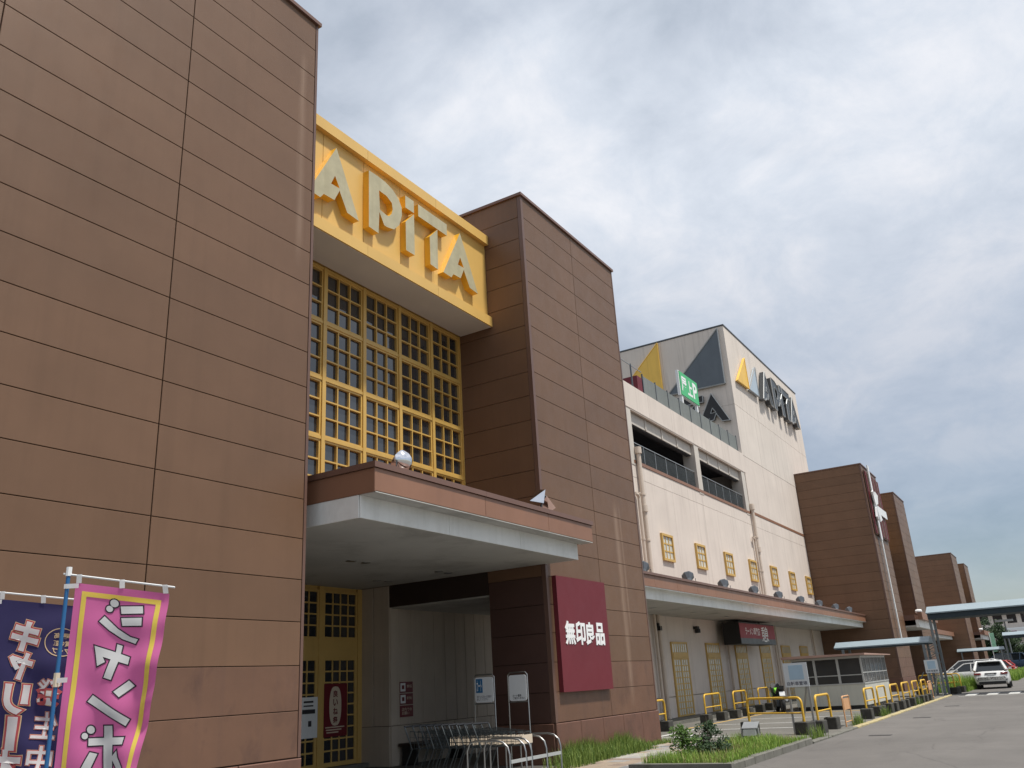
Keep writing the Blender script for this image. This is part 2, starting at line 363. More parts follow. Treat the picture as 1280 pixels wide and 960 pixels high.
# text as flat mesh geometry fitted into a box (w,h) in the plane (origin, right, up)
def text_geo(txt, offset=0., spacing=1.):
    cu = bpy.data.curves.new('txt', 'FONT'); cu.body = txt; cu.size = 1; cu.offset = offset; cu.resolution_u = 3; cu.space_line = spacing
    ob = bpy.data.objects.new('txt', cu); COL.objects.link(ob)
    dg = bpy.context.evaluated_depsgraph_get(); me = bpy.data.meshes.new_from_object(ob.evaluated_get(dg))
    vs = [tuple(v.co) for v in me.vertices]; fs = [tuple(p.vertices) for p in me.polygons]
    bpy.data.objects.remove(ob); bpy.data.curves.remove(cu); bpy.data.meshes.remove(me); return vs, fs
def text_on(name, txt, mat, parent, org, right, up, w, h, offset=.0, depth=.0, lift=.004):
    vs, fs = text_geo(txt, offset)
    if not vs: return None
    x0, x1 = min(v[0] for v in vs), max(v[0] for v in vs); y0, y1 = min(v[1] for v in vs), max(v[1] for v in vs)
    org, right, up = Vector(org), Vector(right).normalized(), Vector(up).normalized(); nrm = right.cross(up)
    def P(v, l): return org+right*((v[0]-x0)/(x1-x0)*w)+up*((v[1]-y0)/(y1-y0)*h)+nrm*l
    b = B(); n = len(vs)
    b.add([P(v, lift+depth) for v in vs], fs)
    if depth:
        cnt = {}
        for f in fs:
            for i in range(len(f)):
                e = (f[i], f[(i+1) % len(f)]); cnt[tuple(sorted(e))] = cnt.get(tuple(sorted(e)), []) + [e]
        for k, es in cnt.items():
            if len(es) == 1:
                a, c = es[0]; b.add([P(vs[a], lift+depth), P(vs[c], lift+depth), P(vs[c], lift), P(vs[a], lift)], [(0, 1, 2, 3)])
    return b.build(name, mat, parent)
def blades(name, mats, spots, parent=None, seed=1):
    """many bent grass blades in one mesh; spots = (x, y, z, height, width)"""
    rnd = random.Random(seed); vs = []; fs = []; tone = []
    for x, y, z, h, w in spots:
        a = rnd.uniform(0, 6.283); l = rnd.uniform(.1, .55)*h; dx, dy = math.cos(a), math.sin(a); px, py = -dy*w, dx*w; k = len(vs)
        vs += [(x-px, y-py, z), (x+px, y+py, z), (x+dx*l*.35+px*.7, y+dy*l*.35+py*.7, z+h*.6), (x+dx*l*.35-px*.7, y+dy*l*.35-py*.7, z+h*.6), (x+dx*l, y+dy*l, z+h)]
        fs += [(k, k+1, k+2, k+3), (k+3, k+2, k+4)]; t = rnd.random(); tone += [t, t]
    b = B(); b.v = vs; b.f = fs; b.mi = [0]*len(fs); o = b.build(name, mats, parent)
    a = o.data.attributes.new('tone', 'FLOAT', 'FACE'); a.data.foreach_set('value', tone); return o
def leaves(name, mat, pts, parent, size, seed=1, squash=.8):
    """leaf clumps: small quads scattered round the given points (x,y,z,r)"""
    rnd = random.Random(seed); b = B(); tone = []
    for x, y, z, r, n in pts:
        t0 = rnd.random()
        for _ in range(n):
            d = Vector((rnd.gauss(0, 1), rnd.gauss(0, 1), rnd.gauss(0, 1)*squash)).normalized()*r*rnd.random()**.4
            c = Vector((x, y, z))+d; u = Vector((rnd.gauss(0, 1), rnd.gauss(0, 1), rnd.gauss(0, .6))).normalized(); w = u.orthogonal().normalized()
            s_ = size*rnd.uniform(.6, 1.4)
            b.add([c-u*s_, c+w*s_*.45, c+u*s_, c-w*s_*.45], [(0, 1, 2, 3)]); tone.append(min(1, max(0, t0*.6+rnd.random()*.5)))
    o = b.build(name, mat, parent); a = o.data.attributes.new('tone', 'FLOAT', 'FACE')
    a.data.foreach_set('value', tone); return o

M['letter_dark'] = pmat('dark_channel_letter', (.05, .055, .06), .4, .1)

# ================================================================== SETTING
def sheet(name, mat, x0, x1, y0, y1, z):
    return structure(B().add([(x0, y0, z), (x1, y0, z), (x1, y1, z), (x0, y1, z)], [(0, 1, 2, 3)]).build(name, mat))
sheet('ground', 'lot', -900, 1500, -900, 900, -.012)
ROAD = sheet('road', 'asphalt', -120, 420, -16, 5.32, -.004)
LOT = sheet('parking_lot', 'lot', 22.6, 150, 5.47, 12.4, -.004)
PAVE = sheet('pavement', 'paver1', -40, 22.6, 5.47, 15.5, -.002)
WALK = structure(B().box(22.4, 61.1, 12.4, 13.75, -.01, .10).build('walkway', 'kerb'))
# single pavers where they can be told apart
rp = random.Random(4)
pm = []
for i in range(5):
    pm.append(B().cbox(-.196, .196, -.196, .196, 0, .014, .006).mesh('paver', 'paver%d' % i))
for ix in range(17):
    for iy in range(6):
        x, y = 15.9+.4*ix, 7.2+.4*iy
        if x > 22.5: continue
        # patches of one tone, as laid
        t = (int((x*.8+y*.5)) + (0 if rp.random() < .6 else rp.randrange(5))) % 5
        o = bpy.data.objects.new('paver', pm[t]); link(o, PAVE, (x, y, -.003))
def kerb_run(name, mat, pts, h=.13, w=.15, n=.6):
    """kerb of separate stones along y = const"""
    root = None
    x0, x1, y = pts; k = max(1, round((x1-x0)/n)); L = (x1-x0)/k
    me = B().cbox(-L/2+.004, L/2-.004, -w/2, w/2, -.01, h, .018).mesh('kerb_stone', mat)
    root = structure(B().box(x0, x1, y-w/2+.02, y+w/2-.02, -.011, h-.03).build(name, 'kerb'))
    for i in range(k):
        o = bpy.data.objects.new('kerb_stone', me); link(o, root, (x0+L*(i+.5), y+rp.uniform(-.006, .006), rp.uniform(-.006, .004))); o.rotation_euler.z = rp.uniform(-.01, .01)
    return root
kerb_run('kerb', 'kerb', (15.6, 21.2, 5.395))
kerb_run('kerb', 'kerb', (21.3, 26.2, 5.395), .045, .16)
kerb_run('kerb', 'kerb_yellow', (26.3, 49.4, 5.395), .045, .17)
# road paint
for i, (x0, x1, y0, y1, m) in enumerate([(36.85, 37.0, 6.6, 11.2, 'paint_yellow'), (33.1, 33.2, 6.4, 11.0, 'paint_white'), (30.0, 30.1, 6.4, 10.9, 'paint_white'),
        (27.35, 27.47, 6.6, 10.6, 'paint_white'), (24.3, 28.2, 10.5, 10.62, 'paint_white'), (24.2, 24.33, 8.1, 10.5, 'paint_white'), (24.33, 27.3, 9.6, 9.7, 'paint_white'), (28.3, 43.0, 11.0, 11.12, 'paint_yellow')]):
    structure(B().box(x0, x1, y0, y1, -.004, .002).build('lot_line', m))
structure(B().box(47.85, 48.1, -4.4, 4.9, -.004, .002).build('stop_line', 'paint_white'))
hump = structure(B().box(48.15, 51.4, -4.6, 4.95, -.004, .001).build('crossing_patch', 'iron'))
for k in range(10):
    y = 4.45-.93*k
    s_ = B().add([(48.5, y-.23, .004), (51.1, y-.23, .004), (51.1, y+.23, .004), (48.5, y+.23, .004)], [(0, 1, 2, 3)]).build('crossing_stripe', 'paint_white', hump)
for x, y in ((23.35, 4.25), (30.5, 4.25), (37.8, 4.15)):
    c = structure(B().cbox(x-.13, x+.13, y-.25, y+.25, -.004, .006, .003).build('drain_cover', 'iron'))

# ------------------------------------------------------------------ brown towers
Z0, CH = .815, .609
def tower(label, x0, x1, yf, yb, h, cols, side=True, side_cols=None, opening=None, nplinth=None, group='brown clad towers of the store', course=CH):
    t = thing('brown_tower', ((x0+x1)/2, yf+1, 0), label, 'tower', group)
    T = .03
    b = B()
    if opening:       # (ya, yb, ztop): passage through the foot of the tower
        oa, ob_, oz = opening
        b.box(x0+T, x1-T, yf+T, oa, 0, oz); b.box(x0+T, x1-T, yf+T, yb, oz, h-.03); b.box(x0+T, x1-T, ob_+.06, yb, 0, oz)
    else: b.box(x0+T, x1-T, yf+T, yb, 0, h-.03)
    b.build('wall_core', 'joint', t)
    n = round((h-Z0)/course); ch = (h-.03-Z0)/n; g = .0055
    for k in range(n):
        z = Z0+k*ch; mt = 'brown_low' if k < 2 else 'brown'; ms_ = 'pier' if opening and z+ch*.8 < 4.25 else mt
        for a, c in zip(cols[:-1], cols[1:]):
            panel('panel', mt, t, a+.008, yf+T, z+g, c-a-.016, ch-2*g)
        if side:
            for a, c in zip(side_cols[:-1], side_cols[1:]):
                if opening and z+ch*.5 < opening[2] and c > opening[0]+.05:
                    c2 = opening[0]
                    if a >= c2-.3: continue
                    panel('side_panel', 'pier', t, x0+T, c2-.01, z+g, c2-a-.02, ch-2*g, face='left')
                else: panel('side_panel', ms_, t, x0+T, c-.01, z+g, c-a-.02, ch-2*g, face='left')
    part('far_side_cladding', 'brown', t, (x1-T, x1-.002, yf+.12, yb, Z0 if not opening else opening[2], h-.04)) if not opening else part('far_side_cladding', 'brown', t, (x1-T, x1-.002, yf+.12, opening[0], Z0, opening[2]), (x1-T, x1-.002, yf+.12, yb, opening[2]+.001, h-.04))
    # corner trims and coping
    for xa, xb in ((x0-.004, x0+.10), (x1-.05, x1+.004)):
        part('corner_trim', 'trim', t, (xa, xb, yf-.006, yf+.10, Z0+.001, h-.035))
    yc = yb
    part('coping', 'coping_brown', t, (x0-.05, x1+.05, yf-.05, yf+.18, h-.03, h+.045), (x0-.05, x0+.18, yf+.18, yc, h-.03, h+.045), (x1-.18, x1+.05, yf+.18, yc, h-.03, h+.045), (x0+.18, x1-.18, yf+.18, yc, h-.03, h-.01))
    # plinth slabs, slightly proud
    k = nplinth or max(1, round((x1-x0)/1.09)); w = (x1-x0+.03)/k
    for i in range(k): panel('plinth_slab', 'plinth', t, x0-.015+i*w+.006, yf+.03, 0, w-.012, Z0-.012, .055, c=.012)
    if side:
        ye = opening[0] if opening else yb; k2 = max(1, round((ye-yf)/1.2)); w2 = (ye-yf-.05)/k2
        for i in range(k2): panel('plinth_slab', 'plinth', t, x0+.03, yf+.03+(i+1)*w2, 0, w2-.012, Z0-.012, .055, 'left', c=.012)
    return t
XL, XR, YF = 9.43, 16.78, 9.42
tower('near brown clad tower filling the left side behind the pink flag', -4.02, XL, YF, 24, 13.6, [-4.02+.05, -1.33, 1.36, 4.05, 6.74, XL-.05], side=False)
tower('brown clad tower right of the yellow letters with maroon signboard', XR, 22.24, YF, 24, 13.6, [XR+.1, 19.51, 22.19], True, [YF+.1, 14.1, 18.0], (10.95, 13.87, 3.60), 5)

# ------------------------------------------------------------------ entrance hall between the towers
hall = thing('entrance_hall', (13.1, 11.5, 0), 'yellow framed entrance hall with deep canopy between two brown towers', 'entrance')
part('hall_body', 'dark_in', hall, (XL+.01, XR-.01, 11.62, 23.8, 4.6, 12.4))
# sign box
SY = 10.58
sb = part('sign_box', 'yellow', hall, (XL+.005, XR-.005, SY+.03, 11.6, 10.16, 12.66))
xs = [XL+.005]+[9.62, 10.82, 12.05, 13.28, 14.5, 15.69, XR-.005]
for a, c in zip(xs[:-1], xs[1:]): panel('sign_panel', 'yellow', sb, a+.005, SY+.03, 10.40, c-a-.01, 2.06, .03, c=.004)
part('soffit', 'soffit_white', sb, (XL+.02, XR-.02, 10.50, 11.44, 10.13, 10.158))
for z0, z1, y in ((10.14, 10.40, 10.46), (12.465, 12.72, 10.46)):
    for a, c in ((XL+.005, 12.05), (12.05, 14.5), (14.5, XR-.004)):
        part('sign_flange', 'yellow', sb, (a+.003, c-.003, y, SY+.02, z0, z1))
LET = {
 'A': ([[(.75, 1.39), (1.44, 0), (1.09, .03), (.87, .40), (.87, .45), (.71, .14), (.41, .13), (.32, .01), (0, .02)]], [[(.72, .71), (.61, .47), (.86, .48)]]),
 'P': ([[(0, 1.39), (.27, 1.40), (.55, 1.38), (.80, 1.31), (.99, 1.18), (1.10, 1.02), (1.11, .81), (1.01, .52), (.83, .33), (.61, .28), (.50, .28), (.34, .53), (.31, 0), (0, .02)]],
       [[(.33, 1.06), (.58, 1.05), (.76, .96), (.79, .81), (.75, .68), (.66, .58), (.58, .56), (.36, .60)]]),
 'i': ([[(0, 1.39), (.31, 1.39), (.31, 1.08), (0, 1.08)], [(0, .72), (.31, 1.05), (.31, 0), (0, 0)]], []),
 'T': ([[(0, 1.39), (1.12, 1.38), (1.11, 1.07), (0, 1.08)], [(.42, .74), (.73, 1.06), (.71, 0), (.42, .02)]], [])}
LPOS = [('A', 10.28), ('P', 12.03), ('i', 13.27), ('T', 13.74), ('A', 14.66)]
def letter(ch, P0, P1, face, side, name, parent, rim=None):
    """solid letter between the mappings P0 (wall) and P1 (front), its counters cut through"""
    outs, holes = LET[ch]; bm = bmesh.new()
    for o in outs:
        loops = [o]+[h for h in holes]; es = []
        for lp in loops:
            vv = [bm.verts.new(P1(*p)) for p in lp]
            es += [bm.edges.new((vv[i], vv[(i+1) % len(vv)])) for i in range(len(vv))]
        bmesh.ops.triangle_fill(bm, use_beauty=True, use_dissolve=False, edges=es)
    fs = list(bm.faces)
    for f in fs: f.material_index = 0
    bmesh.ops.recalc_face_normals(bm, faces=fs)
    b = B(); bm.verts.index_update()
    vs = [v.co.copy() for v in bm.verts]; b.v = [tuple(v) for v in vs]; b.f = [tuple(v.index for v in f.verts) for f in fs]; b.mi = [0]*len(fs); bm.free()
    b.m = 1
    for lp in outs+holes:
        n = len(lp)
        for i in range(n):
            p, q = lp[i], lp[(i+1) % n]; b.add([P1(*p), P1(*q), P0(*q), P0(*p)], [(0, 1, 2, 3)])
    o = b.build(name, [face, side], parent)
    if rim:
        r = B()
        for lp in outs+holes:
            pts = [P1(*p) for p in lp]; 
            for i in range(len(pts)): r.tube([pts[i], pts[(i+1) % len(pts)]], rim, 5)
        r.build('neon_rim', 'grey_metal', o)
    return o
for ch, x in LPOS:
    letter(ch, lambda u, v, x=x: (x+u, SY, 10.80-.01+v), lambda u, v, x=x: (x+u, SY-.165, 10.80-.01+v), 'letter_face', 'yellow_letter_side', 'letter_'+ch.lower(), sb)
# gridded window wall: 6 bays x 4 rows, 9 panes each
WY = 11.5
xb = [XL+.02+1.2217*i for i in range(7)]; zb = [10.10-1.235*i for i in range(5)]
ww = part('window_wall', 'yellow_frame', hall, (XL+.02, XR-.02, WY+.10, WY+.115, 4.7, 10.12))
for x in xb: part('mullion', 'yellow_frame', ww, (max(XL+.005, x-.045), min(XR-.004, x+.045), WY-.03, WY+.10, 4.75, 10.125))
for z in zb:
    for a, c in zip(xb[:-1], xb[1:]): part('transom', 'yellow_frame', ww, (a+.046, c-.046, WY-.018, WY+.10, z-.035, z+.022 if z > 10 else z+.03))
pane_me = B().box(0, .300, 0, .012, 0, .318).mesh('pane', 'glass')
for a, c in zip(xb[:-1], xb[1:]):
    for zt, zl in zip(zb[:-1], zb[1:]):
        x0, x1, z0, z1 = a+.046, c-.046, zl+.03, zt-.035
        fr = B(); fw = .043; ib = .03
        fr.box(x0, x0+fw, WY+.0, WY+.07, z0, z1); fr.box(x1-fw, x1, WY+.0, WY+.07, z0, z1); fr.box(x0+fw, x1-fw, WY+.0, WY+.07, z0, z0+fw); fr.box(x0+fw, x1-fw, WY, WY+.07, z1-fw, z1)
        iw = (x1-x0-2*fw)/3; ih = (z1-z0-2*fw)/3
        for i in (1, 2):
            fr.box(x0+fw+i*iw-ib/2, x0+fw+i*iw+ib/2, WY+.005, WY+.07, z0+fw, z1-fw)
        for j in (1, 2):
            for i in range(3): fr.box(x0+fw+i*iw+(ib/2 if i else 0), x0+fw+(i+1)*iw-(ib/2 if i < 2 else 0), WY+.005, WY+.07, z0+fw+j*ih-ib/2, z0+fw+j*ih+ib/2)
        fr.build('casement', 'yellow_frame', ww)
        for i in range(3):
            for j in range(3):
                o = bpy.data.objects.new('pane', pane_me); link(o, ww, (x0+fw+i*iw+iw/2-.15, WY+.062, z0+fw+j*ih+ih/2-.159)); o.scale = (iw/.300, 1, ih/.318)
                o.rotation_euler = (random.uniform(-.014, .014), 0, random.uniform(-.014, .014))
# canopy
CZ = 4.11
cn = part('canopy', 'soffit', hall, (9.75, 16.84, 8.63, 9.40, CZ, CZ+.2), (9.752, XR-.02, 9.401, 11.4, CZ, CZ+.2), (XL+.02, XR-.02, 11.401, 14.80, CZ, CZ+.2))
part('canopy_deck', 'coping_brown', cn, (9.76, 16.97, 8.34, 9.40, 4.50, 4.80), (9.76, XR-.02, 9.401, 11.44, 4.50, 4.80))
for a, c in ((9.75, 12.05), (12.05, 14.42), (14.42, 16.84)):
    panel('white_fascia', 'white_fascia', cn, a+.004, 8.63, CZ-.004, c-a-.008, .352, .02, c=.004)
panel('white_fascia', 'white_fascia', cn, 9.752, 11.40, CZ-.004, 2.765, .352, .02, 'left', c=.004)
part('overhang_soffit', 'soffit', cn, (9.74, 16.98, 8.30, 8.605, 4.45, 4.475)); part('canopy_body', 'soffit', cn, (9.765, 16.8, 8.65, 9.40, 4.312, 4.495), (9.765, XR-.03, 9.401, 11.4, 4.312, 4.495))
for a, c in ((9.72, 12.75), (12.75, 15.05), (15.05, 17.0)):
    panel('brown_fascia', 'canopy_brown', cn, a+.004, 8.33, 4.46, c-a-.008, .37, .03, c=.005)
panel('brown_fascia', 'canopy_brown', cn, 9.752, 11.39, 4.46, 3.085, .37, .03, 'left', c=.005)
panel('brown_fascia', 'canopy_brown', cn, 16.966, 9.39, 4.46, 1.085, .37, .03, 'left', c=.005)
for a, c in ((9.69, 12.75), (12.75, 15.05), (15.05, 17.03)):
    part('coping', 'coping_brown', cn, (a+.002, c-.002, 8.27, 8.62, 4.835, 4.925))
part('coping', 'coping_brown', cn, (9.69, 9.95, 8.622, 11.38, 4.835, 4.925)); part('coping', 'coping_brown', cn, (16.79, 17.03, 8.622, 9.40, 4.835, 4.925))
for x, y in ((12.92, 11.65), (13.34, 11.63), (15.7, 11.56), (16.1, 11.58), (15.75, 13.4), (16.12, 13.35), (12.9, 13.4), (13.3, 13.4)):
    d = B().lathe([(.0, 0), (.085, 0), (.10, .004), (.10, .02)], (x, y, CZ-.016), (0, 0, 1), 16).build('downlight', 'chrome', cn)
# door wall
DY = 14.75
dw = part('door_wall', 'yellow_door', hall, (XL+.02, 16.76, DY+.06, DY+.12, 0, 4.12))
part('threshold', 'kerb', hall, (XL+.02, 16.76, DY-.25, DY+.05, 0, .10))
for x in (16.68, 15.335, 14.0, 12.66, 11.33, 10.0):
    part('door_post', 'yellow_door', dw, (x-.075, x+.075, DY-.02, DY+.06, .10, 4.10))
part('door_band', 'yellow_door', dw, *[(a+.076, a+1.265, DY-.012, DY+.06, 2.50, 2.88) for a in (10.0, 11.33, 12.66, 14.0, 15.335)])
def grid_leaf(name, x0, x1, z0, z1, nx, nz, y, parent, fw=.09, ib=.035, mat='yellow_door', dp=.05):
    f = B(); f.box(x0, x0+fw, y, y+dp, z0, z1); f.box(x1-fw, x1, y, y+dp, z0, z1); f.box(x0+fw, x1-fw, y, y+dp, z0, z0+fw); f.box(x0+fw, x1-fw, y, y+dp, z1-fw, z1)
    iw = (x1-x0-2*fw)/nx; ih = (z1-z0-2*fw)/nz
    for i in range(1, nx): f.box(x0+fw+i*iw-ib/2, x0+fw+i*iw+ib/2, y+.003, y+dp*.88, z0+fw, z1-fw)
    for j in range(1, nz): f.box(x0+fw, x1-fw, y+.006, y+dp*.8, z0+fw+j*ih-ib/2, z0+fw+j*ih+ib/2)
    o = f.build(name, mat, parent); return o, iw, ih
for a in (10.0, 11.33, 12.66, 14.0, 15.335):
    x0, x1 = a+.076, a+1.264
    for nm, z0, z1, nz in (('transom_light', 2.88, 4.02, 4), ('door_leaf', .11, 2.50, 9)):
        o, iw, ih = grid_leaf(nm, x0, x1, z0, z1, 4, nz, DY, dw, .06 if nz == 4 else .09)
        fw = .06 if nz == 4 else .09
        for i in range(4):
            for j in range(nz): part('pane', 'glass', o, (x0+fw+i*iw+.004, x0+fw+(i+1)*iw-.004, DY+.022, DY+.028, z0+fw+j*ih+.004, z0+fw+(j+1)*ih-.004))
# side wall of the recess and the back wall of the passage: boards over plinth slabs
sw = part('recess_wall', 'joint', hall, (XR+.012, XR+.028, 13.872, 14.80, 0, CZ-.002))
for i, (a, w) in enumerate(((14.36, .485), (14.79, .41))): panel('wall_board', 'beige_board', sw, XR+.012, a, .88, w, 3.22, .03, 'left', c=.008)
panel('plinth_slab', 'beige_board', sw, XR+.012, 14.79, 0, .915, .87, .045, 'left', c=.01)
pw = part('passage_wall', 'joint', hall, (XR+.03, 24.0, 13.875, 13.92, 0, 3.58))
x = XR
while x < 23.4:
    w = .33 if abs(x-XR) < .01 else .47
    panel('wall_board', 'beige_board', pw, x+.004, 13.875, .88, w-.008, 2.7, .03, c=.008); x += w
for i in range(8): panel('plinth_slab', 'beige_board', pw, XR-.005+i*.85, 13.875, 0, .842, .87, .045, c=.01)
part('passage_ceiling', 'soffit', pw, (XR+.05, 22.2, 10.96, 13.87, 3.56, 3.597))
part('passage_lintel', 'near_black', hall, (XR-.006, XR+.12, 10.95, 13.868, 3.59, CZ-.004))
part('pier_lining', 'pier', hall, (XR+.08, 22.2, 10.952, 10.975, 0, 3.55)); part('entrance_floor', 'low_bounce_floor', hall, (XL+.03, XR-.02, 9.6, 14.5, -.002, .006)); part('passage_floor', 'low_bounce_floor', hall, (XR-.018, 22.04, 10.98, 13.82, -.002, .006))  # dark floor sheets added to dim the recess and passage

# ------------------------------------------------------------------ beige wing with parking deck and tall block
YB = 13.7
wing = thing('store_wing', (45, YB+5, 0), 'long beige store wing with rooftop parking and tall emblem block', 'building')
part('wing_core', 'beam', wing, (22.3, 61.15, YB+.06, 40, 0, 9.85), (48.75, 61.15, YB+.06, 40, 9.85, 13.7))
# panels of the wall
def wpanel(x0, x1, z0, z1, mat='beige', y=YB): panel('wall_panel', mat, wing, x0+.006, y+.06, z0+.005, x1-x0-.012, z1-z0-.01, .06, c=.006)
gx = [22.3, 28.45, 32.6, 36.7, 40.8, 44.9, 49.0, 53.1, 57.2, 61.15]
for a, c in zip(gx[:-1], gx[1:]):
    wpanel(a, c, .88, 5.2); wpanel(a, c, 5.2, 9.55); wpanel(a, c, .0, .86)
    if c <= 49.1: wpanel(a, c, 9.55, 10.18)
    else: wpanel(a, c, 9.55, 10.27); wpanel(a, c, 10.42, 13.75)
part('brown_band', 'canopy_brown', wing, (49.0, 61.15, YB-.02, YB+.06, 10.27, 10.42))
part('deck_sill', 'canopy_brown', wing, (32.6, 48.75, YB-.03, YB+.30, 10.18, 10.32))
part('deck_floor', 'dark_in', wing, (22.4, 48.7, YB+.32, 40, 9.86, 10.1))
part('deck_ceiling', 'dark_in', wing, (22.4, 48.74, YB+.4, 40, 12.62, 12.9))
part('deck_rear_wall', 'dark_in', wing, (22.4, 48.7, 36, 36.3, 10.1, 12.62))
part('deck_end_wall', 'beam', wing, (22.4, 32.5, YB+.06, YB+.3, 9.86, 12.6))
for x in (32.15, 40.45, 48.15):       # columns, front face proud of the beam
    part('deck_column', 'beam', wing, (x, x+.62, YB-.02, YB+.62, 10.1 if x < 48 else 10.1, 12.60))
for x in (24.0, 32.2, 40.5, 48.1):
    for y in (20, 27): part('deck_column', 'dark_grey', wing, (x, x+.6, y, y+.6, 10.1, 12.62))
for x0, x1 in ((22.4, 32.13), (32.79, 40.43), (41.09, 48.13)):
    part('edge_beam', 'beam', wing, (x0, x1, YB+.16, YB+.46, 12.08, 12.6))
    for q in range(1, 4):
        xx = x0+(x1-x0)*q/4; part('beam_stiffener', 'beam', wing, (xx-.06, xx+.06, YB+.12, YB+.158, 12.1, 12.6))
    part('beam_underside', 'dark_in', wing, (x0, x1, YB+.2, YB+.42, 12.03, 12.078))
for q, (a, c) in enumerate(zip([22.3, 27.6, 32.3, 34.9, 37.7, 40.5, 43.3, 46.1], [27.6, 32.3, 34.9, 37.7, 40.5, 43.3, 46.1, 49.0])):
    panel('parapet_panel', 'beige', wing, a+.004, YB+.26, 12.64, c-a-.008, 1.16, .30, c=.012)
part('parapet_drip', 'pipe', wing, (32.3, 49.0, YB-.02, YB+.10, 12.585, 12.638))
part('roof_deck', 'lot', wing, (22.4, 48.98, YB+.28, 40, 13.2, 13.4))
# nets of the parking deck openings
for x0, x1 in ((32.8, 40.42), (41.1, 48.12)):
    n = 6; w = (x1-x0)/n
    for i in range(n):
        part('safety_net', 'net', wing, (x0+i*w+.03, x0+(i+1)*w-.03, YB+.11, YB+.115, 10.34, 11.12))
        part('net_post', 'grey_metal', wing, (x0+i*w-.02, x0+i*w+.02, YB+.09, YB+.13, 10.33, 11.16))
    part('net_rail', 'grey_metal', wing, (x0+.03, x1, YB+.085, YB+.135, 11.165, 11.2))
# roof edge fence: sheet panels on posts
fx = [34.95+1.52*i for i in range(10)]
for i, x in enumerate(fx):
    part('fence_post', 'dark_grey', wing, (x-.03, x+.03, YB+.10, YB+.16, 13.81, 14.86))
    if i < 9: part('fence_sheet', 'fence_grey', wing, (x+.04, x+1.48, YB+.12, YB+.14, 13.86, 14.78))
part('fence_end_sheet', 'maroon', wing, (34.3, 34.85, YB+.12, YB+1.6, 13.82, 14.62))
for x in (32.6, 33.7): part('fence_post', 'dark_grey', wing, (x-.03, x+.03, YB+.10, YB+.16, 13.81, 15.0))
part('net_rail', 'grey_metal', wing, (32.63, 34.9, YB+.115, YB+.145, 14.92, 14.95))
# tall block
TX0, TX1, TH = 49.02, 66.35, 22.12
tb = part('tall_block', 'beam', wing, (TX0+.06, TX1, YB+.06, 44, 13.76, TH-.03))
for a, c in zip([49.02, 53.1, 57.2, 61.8], [53.1, 57.2, 61.8, 66.35]):
    for z0, z1 in ((13.76, 16.93), (16.93, 22.06)): panel('wall_panel', 'beige_block', tb, a+(.002 if a < 49.1 else .005), YB+.06, z0+.005, c-a-.010, z1-z0-.01, .06, c=.005)
for y0, y1 in ((YB+.004, 17.9), (17.9, 22.1), (22.1, 28), (28, 34), (34, 44)):
    for z0, z1 in ((13.76, 16.93), (16.93, 22.06)): panel('wall_panel', 'beige_block', tb, TX0+.06, y1-.005, z0+.005, y1-y0-.01, z1-z0-.01, .06, 'left', c=.005)
part('coping', 'dark_grey', tb, (TX0-.04, TX1+.04, YB-.04, YB+.2, TH-.05, TH+.03), (TX0-.04, TX0+.2, YB+.2, 44, TH-.05, TH+.03))
# small gridded windows, proud of the wall
def small_window(xc, z0=6.30, z1=7.46, w=1.26):
    x0, x1 = xc-w/2, xc+w/2; y = YB-.10; f = B(); fw = .10
    f.box(x0, x0+fw, y, YB-.001, z0, z1); f.box(x1-fw, x1, y, YB-.001, z0, z1); f.box(x0+fw, x1-fw, y, YB-.001, z0, z0+fw); f.box(x0+fw, x1-fw, y, YB-.001, z1-fw, z1)
    o = f.build('window', 'yellow_frame', wing); iw = (w-2*fw)/3; ih = (z1-z0-2*fw)/3; g = B()
    for i in (1, 2): g.box(x0+fw+i*iw-.03, x0+fw+i*iw+.03, y+.04, y+.058, z0+fw, z1-fw)
    for j in (1, 2): g.box(x0+fw, x1-fw, y+.043, y+.056, z0+fw+j*ih-.03, z0+fw+j*ih+.03)
    g.build('glazing_bars', 'yellow_frame', o)
    for i in range(3):
        for j in range(3): part('pane', 'glass_pale', o, (x0+fw+i*iw+.004, x0+fw+(i+1)*iw-.004, y+.06, y+.066, z0+fw+j*ih+.004, z0+fw+(j+1)*ih-.004))
for i in range(7): small_window(35.23+4.13*i)
# gridded shop doors under the long canopy
def grid_door(x0, x1):
    d = part('door', 'yellow_door', wing, (x0, x1, YB-.03, YB-.004, .10, 2.98))
    for a, c in ((x0, x0+.07), (x1-.07, x1)): part('door_jamb', 'yellow_door', d, (a, c, YB-.07, YB-.03, .10, 2.98))
    part('door_band', 'yellow_door', d, (x0+.072, x1-.072, YB-.085, YB-.03, 2.34, 2.56)); part('door_head', 'yellow_door', d, (x0+.072, x1-.072, YB-.085, YB-.03, 2.90, 2.98))
    part('pane', 'glass_pale', d, (x0+.075, x1-.075, YB-.045, YB-.032, .12, 2.33)); part('pane', 'glass_pale', d, (x0+.075, x1-.075, YB-.045, YB-.032, 2.565, 2.895))
    g = B()
    for i in range(1, 7): g.box(x0+.07+(x1-x0-.14)*i/7-.022, x0+.07+(x1-x0-.14)*i/7+.022, YB-.06, YB-.046, 2.56, 2.90)
    stuff(g.build('transom_bars', 'yellow_door', d)); xm = (x0+x1)/2
    for a, c in ((x0+.072, xm-.004), (xm+.004, x1-.072)): grid_leaf('door_leaf', a, c, .11, 2.335, 3, 9, YB-.062, d, .06, .04, dp=.016)
for i in range(6): grid_door(34.32+4.12*i, 36.1+4.12*i)
